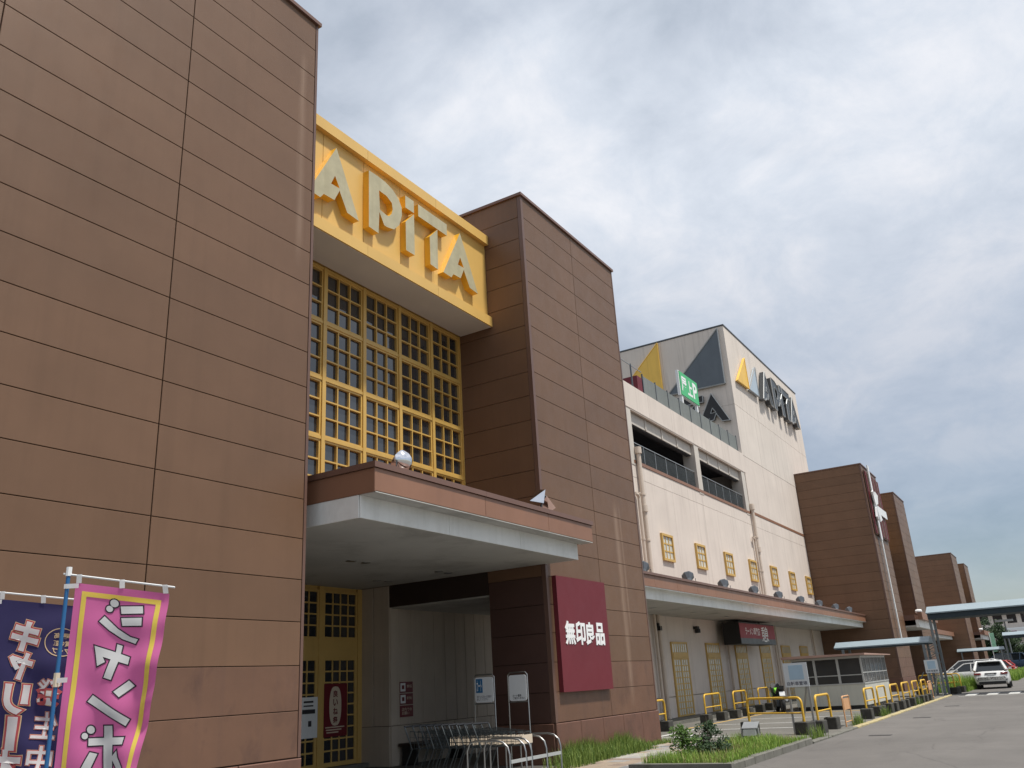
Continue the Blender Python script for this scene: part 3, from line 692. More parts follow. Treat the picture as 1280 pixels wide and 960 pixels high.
# long canopy of the wing
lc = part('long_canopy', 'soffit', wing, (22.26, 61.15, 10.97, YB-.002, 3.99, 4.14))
part('canopy_deck', 'coping_brown', lc, (22.26, 61.15, 10.75, YB-.002, 4.35, 4.62))
for i in range(10):
    a = 22.27+3.888*i; panel('white_fascia', 'white_fascia', lc, a, 10.97, 3.986, 3.886, .352, .02, c=.003)
for i in range(20):
    a = 22.27+1.944*i; panel('brown_fascia', 'canopy_brown', lc, a+.004, 10.74, 4.33, 1.936, .36, .03, c=.005)
part('overhang_soffit', 'white_fascia', lc, (22.26, 61.15, 10.72, 10.968, 4.31, 4.328)); part('coping', 'coping_brown', lc, (22.26, 61.15, 10.66, 11.0, 4.695, 4.775))
for i in range(9): B().lathe([(0, 0), (.10, 0), (.12, .004), (.12, .02)], (25.5+4.1*i, 12.3, 3.975), (0, 0, 1), 14).build('downlight', 'chrome', lc)
for i in range(9):
    x = 25.5+4.1*i+2; part('ceiling_hatch', 'soffit', lc, (x-.3, x+.3, 11.9, 12.4, 3.98, 3.9885))
# downpipes
def downpipe(x, z0, z1, r=.075, y=YB-.14, elbow=None):
    b = B().tube([(x, y, z0), (x, y, z1)], r, 10)
    for z in [z0+.3+k*1.9 for k in range(int((z1-z0)/1.9)+1)]: b.tube([(x, y, z), (x, y, z+.06)], r*1.25, 10)
    if elbow: b.tube([(x, y, z1-.01), (x, y, z1+.12), (x-.10, y, z1+.2), (x-.35, y, z1+.22)], r, 10)
    return b.build('downpipe', 'pipe', wing, True)
for x in (32.65, 33.05): downpipe(x, .1, 3.985, .06 if x < 33 else .09)
for x in (41.3, 49.35, 49.75, 58.3): downpipe(x, .1, 3.985, .065)
downpipe(32.85, 4.70, 10.75, .10); downpipe(32.42, 4.70, 8.55, .07, elbow=True); downpipe(48.85, 4.70, 10.55, .095); downpipe(48.45, 4.70, 8.5, .07, elbow=True)
for x, z in ((32.85, 10.6), (48.85, 10.42), (48.85, 8.0), (32.85, 8.1)):
    B().tube([(x, YB-.14, z), (x, YB-.14, z+.28)], .15, 12).build('pipe_collar', 'pipe', wing, True)
for x in (33.0, 37.35): 
    part('wall_camera', 'black', wing, (x-.12, x+.12, YB-.20, YB-.003, 3.55, 3.66), (x-.10, x-.03, YB-.24, YB-.06, 3.38, 3.548), (x+.03, x+.10, YB-.24, YB-.06, 3.38, 3.548))

# ------------------------------------------------------------------ emblems and letters on the tall block
def tri_emblem(name, label, pts, P0, P1, mat, rim, group):
    t = thing(name, P0(*pts[1]), label, 'emblem', group)
    b = B().prism(pts, P0, P1); b.build('face', mat, t)
    r = B(); q = [P1(*p) for p in pts]
    for i in range(3): r.tube([q[i], q[(i+1) % 3]], rim, 6)
    r.build('rim', 'grey_metal' if mat != 'tri_yellow' else mat, t); return t
FX = lambda d: (lambda y, z: (TX0-d, y, z))
FY = lambda d: (lambda x, z: (x, YB-d, z))
tri_emblem('triangle_emblem', 'large yellow triangle on the left side of the tall beige block', [(18.06, 22.0), (18.06, 18.3), (21.9, 18.3)], FX(.002), FX(.14), 'tri_yellow', .03, 'triangle emblems')
tri_emblem('triangle_emblem', 'large slate grey triangle on the left side of the tall beige block', [(14.05, 21.93), (14.05, 18.28), (17.8, 18.32)], FX(.002), FX(.14), 'tri_slate', .05, 'triangle emblems')
tri_emblem('triangle_emblem', 'small yellow triangle before the metal letters on the tall block', [(52.2, 20.8), (52.27, 18.7), (49.85, 18.63)], FY(.04), FY(.16), 'tri_yellow', .04, 'triangle emblems')
tri_emblem('triangle_emblem', 'pale blue triangle between yellow triangle and metal letters on block', [(54.5, 20.82), (54.4, 18.72), (52.32, 18.68)], FY(.04), FY(.16), 'tri_pale', .05, 'triangle emblems')
fl = thing('letter_sign', (59.4, YB-.1, 18.6), 'grey metal channel letters APiTA on the front of the tall block', 'letter sign')
for ch, x in (('A', 54.75), ('P', 57.55), ('i', 59.55), ('T', 60.35), ('A', 61.85)):
    k = 1.64
    letter(ch, lambda u, v, x=x: (x+u*k, YB-.05, 18.62+v*k), lambda u, v, x=x: (x+u*k, YB-.36, 18.62+v*k), 'letter_dark', 'letter_dark', 'letter_'+ch.lower(), fl, .04)
sl = thing('letter_sign', (TX0-.1, 18, 15.9), 'dark neon letters low on the left side of the tall block', 'letter sign')
for ch, y in (('A', 20.9), ('P', 18.95), ('i', 17.55), ('T', 17.05), ('A', 16.0)):
    k = 1.36
    letter(ch, lambda u, v, y=y: (TX0-.01, y-u*k, 15.92+v*k), lambda u, v, y=y: (TX0-.24, y-u*k, 15.92+v*k), 'black', 'dark_grey', 'letter_'+ch.lower(), sl, .03)

# ------------------------------------------------------------------ far towers, far entrance and far wing
YT = 9.2
tower('first far brown tower with white ribbon banner at the end of the wing', 61.2, 66.9, YT, 24, 14.66, [61.3, 64.05, 66.85], True, [YT+.1, 13.72], None, 5, course=.609)
tower('second far brown tower beyond the ribbon tower across the far entrance', 74.8, 80.2, YT, 24, 14.8, [74.9, 77.5, 80.15], True, [YT+.1, 13.9], None, 5)
tower('third far brown tower lower and rising behind the blue grey gantry', 114.2, 120.5, YT, 24, 13.7, [114.3, 117.3, 120.45], True, [YT+.1, 13.9], None, 5)
tower('farthest brown tower narrow slice right of the third far tower', 129.9, 135.6, YT, 24, 13.8, [130.0, 132.8, 135.55], True, [YT+.1, 13.9], None, 5)
def far_entrance(label, x0, x1):
    t = thing('entrance_hall', ((x0+x1)/2, 11, 0), label, 'entrance', 'far entrances between brown towers')
    part('hall_body', 'yellow', t, (x0+.01, x1-.01, 10.5, 22, 10, 12.4)); part('hall_glass', 'glass', t, (x0+.01, x1-.01, 11.5, 22, 4.9, 9.99))
    for i in range(1, 6): part('mullion', 'yellow_frame', t, (x0+(x1-x0)*i/6-.06, x0+(x1-x0)*i/6+.06, 11.40, 11.498, 4.9, 9.99))
    part('soffit', 'soffit', t, (x0, x1, 8.5, 14, 4.0, 4.1)); part('white_fascia', 'white_fascia', t, (x0+.02, x1+.3, 8.28, 8.499, 3.95, 4.45))
    part('brown_fascia', 'canopy_brown', t, (x0-.05, x1+.55, 8.0, 8.278, 4.452, 4.95)); part('canopy_deck', 'coping_brown', t, (x0, x1+.3, 8.5, 11.39, 4.45, 4.8))
    part('door_wall', 'dark_in', t, (x0+.01, x1-.01, 14, 14.2, 0, 3.99))
far_entrance('far entrance canopy beside the ribbon tower', 66.95, 74.75); far_entrance('farthest entrance canopy between the last two brown towers', 120.55, 129.85)
w2 = thing('store_wing', (97, 14, 0), 'far beige wing wall with yellow doors beyond the second far tower', 'building')
part('wall', 'beige', w2, (80.25, 114.15, YB, 30, 0, 13.2)); part('long_canopy', 'white_fascia', w2, (80.25, 114.15, 10.97, YB-.01, 3.99, 4.32)); part('brown_fascia', 'canopy_brown', w2, (80.25, 114.15, 10.7, YB-.01, 4.322, 4.77))
for i in range(7): part('door', 'yellow_door', w2, (83+4.3*i, 84.8+4.3*i, YB-.08, YB-.002, 0, 2.95))

M['dry'] = leaf_mat('straw_blade', (.26, .20, .09), (.48, .42, .20))
M['sign_red'] = pmat('red_shop_sign_face', (.30, .045, .06), .55, .05)
M['lamp_grey'] = pmat('dull_lamp_grey', (.10, .11, .125), .35, .1, 4, metal=.4)
# ================================================================== SIGNS
ms = thing('wall_signboard', (18.25, 9.36, 1.41), 'maroon square signboard with white characters on the brown tower', 'signboard')
B().add([(17.03, 9.415, 1.41), (19.48, 9.415, 1.41), (19.48, 9.415, 3.87), (17.03, 9.415, 3.87), (17.03, 9.31, 1.41), (19.48, 9.31, 1.41), (19.48, 9.31, 3.87), (17.03, 9.31, 3.87)],
        [(3, 2, 1, 0), (4, 5, 6, 7), (0, 1, 5, 4), (1, 2, 6, 5), (2, 3, 7, 6), (3, 0, 4, 7)]).build('board', 'maroon', ms)
for i, chx in enumerate('無印良品'):
    text_on('character', chx, 'white_letter', ms, (17.27+.495*i, 9.31, 2.39), (1, 0, 0), (0, 0, 1), .465, .51, .034, .012, .002)
rs = thing('shop_sign_box', (42.9, 12.9, 2.88), 'maroon and black ramen shop sign box hanging under the long canopy', 'shop sign')
part('box', 'black', rs, (40.1, 45.8, 12.55, 13.35, 2.88, 3.86)); part('face_red', 'sign_red', rs, (40.11, 45.79, 12.53, 12.549, 3.14, 3.80)); part('face_black', 'dark_grey', rs, (40.11, 45.79, 12.53, 12.549, 2.885, 3.138))
part('hanger', 'black', rs, (41.2, 41.3, 12.9, 13.0, 3.861, 3.985), (44.6, 44.7, 12.9, 13.0, 3.861, 3.985))
text_on('lettering', 'ラーメン専門店', 'white_letter', rs, (40.9, 12.53, 3.28), (1, 0, 0), (0, 0, 1), 2.3, .36, .012)
text_on('lettering', '憩', 'white_letter', rs, (43.4, 12.52, 3.0), (1, 0, 0), (0, 0, 1), 1.15, .72, .01)
gs = thing('parking_sign', (42, 13.95, 13.82), 'green rooftop parking sign above the grey fence', 'parking sign')
part('board', 'green_sign', gs, (40.6, 43.2, 13.98, 14.02, 15.4, 16.7)); part('frame', 'white', gs, (40.5, 43.3, 14.022, 14.16, 15.36, 16.74))
for x in (40.75, 42.95): part('post', 'white', gs, (x-.09, x+.09, 14.02, 14.15, 13.4, 15.358))
for q, (tx, a, w, z, h) in enumerate((('屋', 40.72, .78, 15.62, .86), ('上', 41.58, .72, 15.62, .86), ('P', 42.42, .62, 15.62, .92))):
    text_on('character', tx, 'white_letter', gs, (a, 13.98, z), (1, 0, 0), (0, 0, 1), w, h, .028)
# ribbon on the far tower
rb = thing('ribbon_banner', (63.9, 9.1, 3), 'white ribbon and bow on striped panel of the first far tower', 'banner')
part('striped_panel', 'trim', rb, (61.55, 66.65, 9.10, 9.165, 9.9, 14.25))
for i in range(9): part('stripe', 'brown' if i % 2 else 'maroon', rb, (61.62+.57*i, 61.98+.57*i, 9.05, 9.098, 9.95, 14.2))
part('vertical_ribbon', 'white', rb, (62.45, 62.95, 8.95, 9.02, 9.6, 14.75), (62.58, 62.82, 8.97, 9.04, 3.0, 9.598))
part('cross_ribbon', 'white', rb, (62.96, 66.95, 8.95, 9.02, 11.5, 12.05))
b = B()
for sx, sz in ((-1, 1), (1, 1), (-1, -1), (1, -1)):
    b.prism([(0, .05*sz), (.35*sx, 1.05*sz), (.95*sx, .85*sz), (.62*sx, .22*sz)], lambda u, v: (62.7+u, 8.945, 11.9+v), lambda u, v: (62.7+u, 8.90-abs(u)*.08, 11.9+v))
b.build('bow', 'white', rb)

# posters by the entrance
dp = thing('door_poster', (15.85, 14.73, .74), 'dark red poster with pale oval on the yellow door', 'poster')
part('sheet', 'maroon_dark', dp, (15.47, 16.24, 14.735, 14.742, .74, 1.89))
ov = [(math.copysign(abs(math.cos(a))**.7, math.cos(a))*.20, math.copysign(abs(math.sin(a))**.9, math.sin(a))*.43) for a in [k*math.pi/12 for k in range(24)]]
B().prism(ov, lambda u, v: (15.84+u, 14.735, 1.40+v), lambda u, v: (15.84+u, 14.731, 1.40+v)).build('oval', 'cream_print', dp)
for i, c in enumerate('良いね祭'): text_on('character', c, 'maroon_dark', dp, (15.76, 14.731, 1.59-.19*i), (1, 0, 0), (0, 0, 1), .16, .15, .03, 0, .003)
part('small_print', 'cream_print', dp, *[(15.52+.02*i, 16.15-.1*i, 14.732, 14.7345, .93-.055*i, .955-.055*i) for i in range(3)])
dn = tag(part('door_notice', 'white', None, (14.72, 15.24, 14.715, 14.722, .76, 1.62)), 'white paper notice taped on the yellow door beside the tower edge', 'notice')
part('print', 'black_print', dn, (14.76, 15.16, 14.711, 14.7145, 1.27, 1.36), (14.80, 15.1, 14.711, 14.7145, 1.42, 1.45), (14.80, 15.1, 14.711, 14.7145, 1.50, 1.54), (14.95, 15.05, 14.711, 14.7145, 1.0, 1.12))
wp = thing('wall_notice', (17.35, 13.83, 1.05), 'three red prohibition notices stacked on the passage wall', 'notice')
for i, (z0, z1) in enumerate(((1.60, 1.85), (1.33, 1.58), (1.05, 1.31))):
    s_ = part('notice_sheet', 'maroon_dark', wp, (17.1, 17.6, 13.833, 13.842, z0, z1))
    if i < 2: part('pictogram', 'white', s_, (17.12, 17.31, 13.829, 13.8325, z0+.03, z1-.03)); part('mark', 'maroon_dark', s_, (17.17, 17.26, 13.826, 13.8285, z0+.08, z1-.08))
    if i < 2: text_on('lettering', ('禁煙', '飲食禁止')[i], 'cream_print', s_, (17.36, 13.833, z0+.11), (1, 0, 0), (0, 0, 1), .2, .07, .01)
    else: text_on('lettering', '店内での\nお願い', 'cream_print', s_, (17.16, 13.833, z0+.05), (1, 0, 0), (0, 0, 1), .38, .16, .01)
# stand signs of the cart bay
def stand_sign(y0, y1, label, icon):
    x = 15.5; t = thing('cart_bay_sign', (x, (y0+y1)/2, 0), label, 'sign', 'signs at the cart bay')
    fr = B().tube([(x, y0-.03, 0), (x, y0-.03, 1.80), (x, y0+.02, 1.85), (x, y1-.02, 1.85), (x, y1+.03, 1.80), (x, y1+.03, 0)], .013, 7); fr.tube([(x, y0-.03, 1.29), (x, y1+.03, 1.29)], .011, 6); fr.build('frame', 'chrome', t, True)
    r = .05; pts = []
    for cx, cz, a0 in ((y1-r, 1.80-r, 0), (y0+r, 1.80-r, 90), (y0+r, 1.31+r, 180), (y1-r, 1.31+r, 270)):
        pts += [(cx+r*math.cos(R_(a0+a)), cz+r*math.sin(R_(a0+a))) for a in (0, 30, 60, 90)]
    p = B().prism(pts, lambda u, v: (x+.015, u, v), lambda u, v: (x-.015, u, v)).build('panel', 'white', t)
    if icon:
        part('blue_field', 'blue_print', p, (x-.020, x-.0152, y1-.19, y1-.03, 1.50, 1.77))
        text_on('lettering', 'カート', 'white_letter', p, (x-.020, y1-.05, 1.53), (0, -1, 0), (0, 0, 1), .12, .21, .02)
        text_on('lettering', 'お使いになった後は\n戻してください', 'grey_print', p, (x-.015, y1-.04, 1.35), (0, -1, 0), (0, 0, 1), .36, .10, .012)
    else: text_on('lettering', 'カート置場\nご協力ください', 'black_print', p, (x-.015, y1-.08, 1.34), (0, -1, 0), (0, 0, 1), .28, .09, .014)
stand_sign(10.11, 10.55, 'white stand sign with blue field behind the shopping carts', True)
stand_sign(9.32, 9.72, 'plain white stand sign before the dark brown pier', False)
# bicycle parking boards
def board_sign(name, label, x, y0, y1, z0, z1, feet, group):
    t = thing(name, (x, (y0+y1)/2, 0), label, 'sign', group); part('board', 'board_white', t, (x-.012, x+.012, y0, y1, z0, z1)); h = z1-z0; w = y1-y0
    part('blue_field', 'pale_blue', t, (x-.017, x-.0125, y0+w*.18, y1-w*.22, z0+h*.30, z1-h*.10))
    text_on('lettering', '自転車置場', 'grey_print', t, (x-.012, y1-w*.08, z0+h*.06), (0, -1, 0), (0, 0, 1), w*.84, h*.17, .02)
    for yy in (y0+.05, y1-.05): part('post', 'grey_metal', t, (x+.0122, x+.06, yy-.025, yy+.025, 0, z1-.1))
    B().tube([(x+.08, y0+.1, z0+.02), (x+.30, (y0+y1)/2+.15, .0)], .03, 6).build('stay', 'grey_metal', t)
board_sign('bicycle_parking_sign', 'white bicycle parking board with faded blue field beside the planter', 24.45, 5.98, 6.61, 1.16, 1.77, None, 'bicycle parking boards')
board_sign('bicycle_parking_sign', 'smaller far bicycle parking board beside the gantry posts', 48.8, 5.6, 6.2, 1.11, 1.72, None, 'bicycle parking boards')

# ================================================================== LAMPS ON CANOPIES
def floodlight(name, label, loc, aim, size, kind, group):
    t = thing(name, loc, label, 'floodlight', group); L = Vector(loc); a = Vector(aim).normalized(); c = L+Vector((0, 0, .17*size/.3 if kind != 'bowl' else .50))
    if kind == 'bowl': pr = [(.0, -.20), (.10, -.185), (.19, -.13), (.245, -.04), (.262, .06), (.262, .10), (.23, .10)]
    else: pr = [(.05, -.30), (.09, -.28), (.13, -.12), (.27, .12), (.28, .17), (.25, .17)]
    k = size/.3; pr = [(r*k, o*k) for r, o in pr]
    B().lathe(pr, c, a, 20 if kind == 'bowl' else 8).build('housing', 'mirror' if kind == 'bowl' else 'lamp_grey', t, kind == 'bowl')
    B().lathe([(0, pr[-1][1]-.012), (pr[-1][0], pr[-1][1]-.012)], c, a, 20).build('lens', 'glass', t)
    s_ = a.cross(Vector((0, 0, 1))).normalized(); r0 = pr[-2][0]*1.04
    B().tube([c+s_*r0, c+s_*r0*1.02-Vector((0, 0, .12*k)), L+s_*r0*.5+Vector((0, 0, .012)), L-s_*r0*.5+Vector((0, 0, .012)), c-s_*r0*1.02-Vector((0, 0, .12*k)), c-s_*r0], .014*k, 6).build('yoke', 'dark_grey', t)
    B().cbox(L.x-.09*k, L.x+.09*k, L.y-.07*k, L.y+.07*k, L.z, L.z+.03*k, .004).build('base', 'dark_grey', t)
floodlight('floodlight', 'round mirror bright floodlight bowl on top of the entrance canopy', (11.2, 8.95, 4.80), (-.15, .75, .55), .235, 'bowl', 'canopy floodlights')
hz_ = thing('floodlight', (15.95, 8.95, 4.80), 'silver angular horn floodlight on the entrance canopy by the tower corner', 'floodlight', 'canopy floodlights')
b = B(); c = Vector((15.95, 8.95, 5.33))
b.add([c+Vector(p) for p in ((-.30, .10, -.02), (-.20, -.18, -.10), (.02, -.12, .24), (.05, .12, .28), (-.03, -.05, -.10), (.04, .10, -.08))], [(0, 1, 2, 3), (1, 4, 2), (0, 3, 5), (0, 5, 4, 1), (2, 4, 5, 3)]); b.build('reflector', 'mirror', hz_)
b = B(); b.add([c+Vector(p) for p in ((.03, -.14, .10), (.36, -.16, -.12), (.36, .02, -.20), (.03, .06, -.10), (.05, -.05, .14), (.34, -.02, -.05))], [(0, 1, 2, 3), (0, 4, 5, 1), (3, 2, 5, 4), (1, 5, 2), (0, 3, 4)]); b.build('shade', 'mirror', hz_)
B().tube([c+Vector((0, 0, -.05)), (c.x, c.y, 4.80)], .03, 8).build('stem', 'dark_grey', hz_)
for i, x in enumerate((26.0, 30.05, 33.95, 38.0, 41.9, 46.0, 50.0, 54.1, 57.95)):
    floodlight('floodlight', '%s grey conical floodlight along the long canopy counted from the near tower' % ORD[i], (x, 11.0, 4.77), (.62, .35, .62), .25, 'cone', 'canopy floodlights')
for lab, x in (('white floodlight on the far entrance canopy beyond the ribbon tower', 70.2), ('white floodlight on the farthest entrance canopy', 124.5)):
    t = thing('floodlight', (x, 8.6, 4.80), lab, 'floodlight', 'canopy floodlights')
    B().lathe([(0, -.22), (.10, -.2), (.17, -.05), (.17, .2), (.13, .24), (0, .24)], (x, 8.6, 5.15), (.3, -1, -.1), 14).build('housing', 'white', t, True); part('stem', 'grey_metal', t, (x-.05, x+.05, 8.55, 8.65, 4.80, 5.1))

# ================================================================== CART BAY
def make_cart():
    t = thing('shopping_cart', (0, 0, 0), 'x', 'shopping cart', 'nested shopping carts')
    w = .26
    for s_ in (-1, 1):
        B().tube([(s_*w, -.62, .12), (s_*w*1.05, .0, .14), (s_*w*1.1, .20, .16), (s_*w*1.1, .24, .22), (s_*w, .05, .62), (s_*w, .10, .74), (s_*w*.98, .22, 1.0)], .012, 6).build('side_frame', 'wire', t, True)
    B().tube([(-w*.98, .22, 1.0), (w*.98, .22, 1.0)], .017, 8).build('handle', 'black', t, True)
    g = B()
    def P(u, v, y): return Vector((u*(w-.015)*(1-.22*y), .10-.80*y, .62+.02*y+v*(.30-.10*y)))
    for y in [i/9 for i in range(10)]: g.tube([P(-1, 1, y), P(-1, 0, y), P(1, 0, y), P(1, 1, y)], .004, 4)
    for v in (.0, .33, .66, 1.0):
        for u in (-1, 1): g.tube([P(u, v, 0), P(u, v, 1)], .0045 if v < 1 else .008, 4)
        g.tube([P(-1, v, 1), P(1, v, 1)], .006, 4)
    for u in (-.6, -.2, .2, .6): g.tube([P(u, 0, 0), P(u, 0, 1), P(u, 1, 1)], .004, 4)
    g.build('basket', 'wire', t)
    g = B()
    for y in (.1, -.1, -.3, -.5): g.tube([(-w, y, .16), (w, y, .16)], .006, 4)
    g.build('lower_rack', 'wire', t)
    part('front_plate', 'cream_print', t, (-.17, .17, -.728, -.722, .66, .80))
    for x, y in ((-w, -.60), (w, -.60), (-w*1.1, .18), (w*1.1, .18)):
        B().lathe([(0, -.014), (.055, -.014), (.06, -.008), (.06, .008), (.055, .014), (0, .014)], (x, y, .061), (1, 0, 0), 12).build('wheel', 'black', t)
    return t
cart = make_cart()
NC = 10
for i in range(NC):
    o = cart if i == 0 else copy_thing(cart, (0, 0, 0))
    o.location = (13.42+random.uniform(-.015, .015), 8.84+.165*i, 0); o.rotation_euler.z = random.uniform(-.015, .015)
    o['label'] = ('foremost wire shopping cart of the nested row nearest the brown pier' if i == 0 else 'rearmost wire shopping cart of the nested row nearest the door' if i == NC-1 else '%s wire shopping cart from the front of the nested row' % ORD[i])
cr = thing('cart_rail', (13.3, 8.9, 0), 'curved steel cart bay rails with cross bars by the brown pier', 'railing')
for x in (12.5, 13.0, 13.18, 13.68, 14.18):
    B().tube([(x, 8.72, 0), (x, 8.72, .62), (x, 8.66, .74), (x, 8.55, .77), (x, 8.15, .77), (x, 8.02, .745), (x, 7.93, .67), (x, 7.9, .56), (x, 7.9, 0)], .0155, 10).build('hoop', 'chrome', cr, True)
for a, c in ((12.52, 12.98), (13.02, 13.16), (13.2, 13.66), (13.7, 14.16)):
    for z in (.45,): B().box(a, c, 7.885, 7.915, z-.025, z+.025).build('cross_bar', 'alu', cr)
bn = thing('bench', (17.9, 13.5, 0), 'low dark bench against the passage wall', 'bench')
part('seat', 'near_black', bn, (16.95, 19.0, 13.25, 13.78, .42, .48))
for x in (17.02, 18.87): part('leg', 'black', bn, (x, x+.06, 13.3, 13.72, 0, .419))

# ================================================================== ADVERTISING FLAGS
def cloth_mat(name, col):
    m, nt, b = new_mat(name); n = pos_noise(nt, 900, 2); n2 = pos_noise(nt, 6, 3)
    c = mixrgb(nt, n2, mul3(col, .9), mul3(col, 1.08)); nt.links.new(c, b.inputs['Base Color']); b.inputs['Roughness'].default_value = .8; b.inputs['Sheen Weight'].default_value = .2
    bp = nt.nodes.new('ShaderNodeBump'); bp.inputs['Strength'].default_value = .15; bp.inputs['Distance'].default_value = .002; nt.links.new(n, bp.inputs['Height']); nt.links.new(bp.outputs[0], b.inputs['Normal'])
    tr = nt.nodes.new('ShaderNodeBsdfTranslucent'); nt.links.new(c, tr.inputs[0]); mx = nt.nodes.new('ShaderNodeMixShader'); mx.inputs[0].default_value = .3
    nt.links.new(b.outputs[0], mx.inputs[1]); nt.links.new(tr.outputs[0], mx.inputs[2]); nt.links.new(mx.outputs[0], nt.nodes['Material Output'].inputs[0]); return m
M['cloth_pink'] = cloth_mat('pink_flag_cloth', (.72, .16, .41)); M['cloth_navy'] = cloth_mat('navy_flag_cloth', (.030, .024, .11))
M['cloth_yellow'] = cloth_mat('yellow_flag_print', (.88, .74, .12)); M['cloth_white'] = cloth_mat('white_flag_print', (.80, .80, .80)); M['cloth_black'] = cloth_mat('black_flag_print', (.035, .02, .04)); M['cloth_red'] = cloth_mat('red_flag_print', (.55, .09, .10)); M['cloth_cream'] = cloth_mat('cream_flag_print', (.85, .62, .36))
def flag(label, top0, top1, w, h, cloth, phase, deco, swing):
    top0, top1 = Vector(top0), Vector(top1); eu = (top1-top0).normalized(); eh = Vector((eu.x, eu.y, 0)).normalized(); nrm = Vector((eh.y, -eh.x, 0))      # towards the camera
    if nrm.dot(Vector((0, 0, 1.5))-top0) < 0: nrm = -nrm
    base = Vector((top0.x, top0.y, 0)); t = thing('banner_flag', base, label, 'banner flag', 'advertising flags on poles')
    st = top0+eu*.05+Vector((0, 0, -.045))
    def P(u, v, l=0.):
        """u across from the pole, v down, both in metres"""
        a, d = u/w, v/h
        fold = swing*(d**1.6)*(a**1.7)
        wav = .018*math.sin(5.5*a+4.2*d*3+phase)*min(1, d*3)*a + .012*math.sin(11*a-7*d*2.2+phase*2)*min(1, d*2.5)*(.4+a) + .008*math.sin(23*d*2+3*a+phase)*a
        x = u*(1-.05*d) - fold*.95*w
        return st+eh*(x-.012*d)+Vector((0, 0, eu.z*u*(1-d*.4)))+nrm*(wav-fold*.30+l)-Vector((0, 0, v*(1-.01*a)))
    def surf(name, vs, fs, mat, l, parent):
        bm = bmesh.new(); vv = [bm.verts.new((x, y, 0)) for x, y in vs]
        for f in fs:
            try: bm.faces.new([vv[i] for i in f])
            except ValueError: pass
        bm.normal_update(); bmesh.ops.triangulate(bm, faces=bm.faces)
        for _ in range(7):
            es = [e for e in bm.edges if e.calc_length() > .028]
            if not es: break
            bmesh.ops.subdivide_edges(bm, edges=es, cuts=1); bmesh.ops.triangulate(bm, faces=[f for f in bm.faces if len(f.verts) > 3])
        bm.verts.index_update(); b = B(); b.v = [tuple(P(v.co.x, v.co.y, l)) for v in bm.verts]; b.f = [tuple(q.index for q in f.verts) for f in bm.faces]; b.mi = [0]*len(b.f); bm.free()
        o = b.build(name, mat, parent)
        for p in o.data.polygons: p.use_smooth = True
        return o
    nu, nv = 40, 110; g = B()
    for j in range(nv+1):
        for i in range(nu+1): g.v.append(tuple(P(w*i/nu, h*j/nv)))
    for j in range(nv):
        for i in range(nu): k = j*(nu+1)+i; g.f.append((k, k+1, k+nu+2, k+nu+1)); g.mi.append(0)
    cl = g.build('cloth', cloth, t)
    for p in cl.data.polygons: p.use_smooth = True
    def rect(x0, x1, y0, y1): return [(x0, y0), (x1, y0), (x1, y1), (x0, y1)], [(0, 1, 2, 3)]
    def glyph(txt, cx, y0, gw, gh, layers):
        """characters seen from the back of the cloth, so mirrored"""
        for li, (off, mat) in enumerate(layers):
            vs, fs = text_geo(txt, off)
            if li == 0:
                pass
            b0 = text_geo(txt, 0.)[0]; x0, x1 = min(v[0] for v in b0), max(v[0] for v in b0); y0_, y1_ = min(v[1] for v in b0), max(v[1] for v in b0)
            q = [(cx-((v[0]-(x0+x1)/2)/(x1-x0))*gw, y0+gh-((v[1]-y0_)/(y1_-y0_))*gh) for v in vs]
            surf('print', q, fs, mat, .003+.0013*li, cl)
    deco(surf, rect, glyph, cl)
    hh = top0.z
    po = B().tube([base, base+Vector((0, 0, hh+.04))], .012, 10).build('pole', M['pole_blue'], t, True)
    B().tube([top0-eu*.03, top0+eu*(w+.09)], .006, 6).build('cross_rod', 'white', t)
    B().tube([base+Vector((0, 0, hh-.01)), base+Vector((0, 0, hh+.045))], .017, 8).build('pole_cap', 'white', t)
    B().tube([base+Vector((0, 0, hh-.66)), base+Vector((0, 0, hh-.58))], .018, 8).build('clamp', 'cream_print', t)
    for v in (.0, .55, 1.12, 1.6):
        a = P(0, v+.02); b = Vector((base.x, base.y, a.z)); q = B(); e = (a-b).normalized()
        q.add([a+Vector((0, 0, .014))+e*.025, a-Vector((0, 0, .014))+e*.025, b-Vector((0, 0, .014))-e*.014, b+Vector((0, 0, .014))-e*.014], [(0, 1, 2, 3)])
        q.v = [(p[0]+nrm.x*.014, p[1]+nrm.y*.014, p[2]) for p in q.v]; q.build('loop_tab', 'cloth_white', t)
    for u in (.02, w*.5, w-.02):
        a = P(u, 0); d = top0+eu*(u+.05); q = B().add([a+eh*.016+nrm*.004, a-eh*.016+nrm*.004, d-eh*.016+nrm*.008+Vector((0, 0, .008)), d+eh*.016+nrm*.008+Vector((0, 0, .008))], [(0, 1, 2, 3)]); q.build('loop_tab', 'cloth_white', t)
    bs = B().lathe([(0, 0), (.19, 0), (.19, .05), (.15, .09), (.03, .11), (.03, .16), (0, .16)], base, (0, 0, 1), 20).build('water_base', 'white', t, True)
    return t
M['pole_blue'] = pmat('blue_pole', (.02, .12, .30), .35, .05)
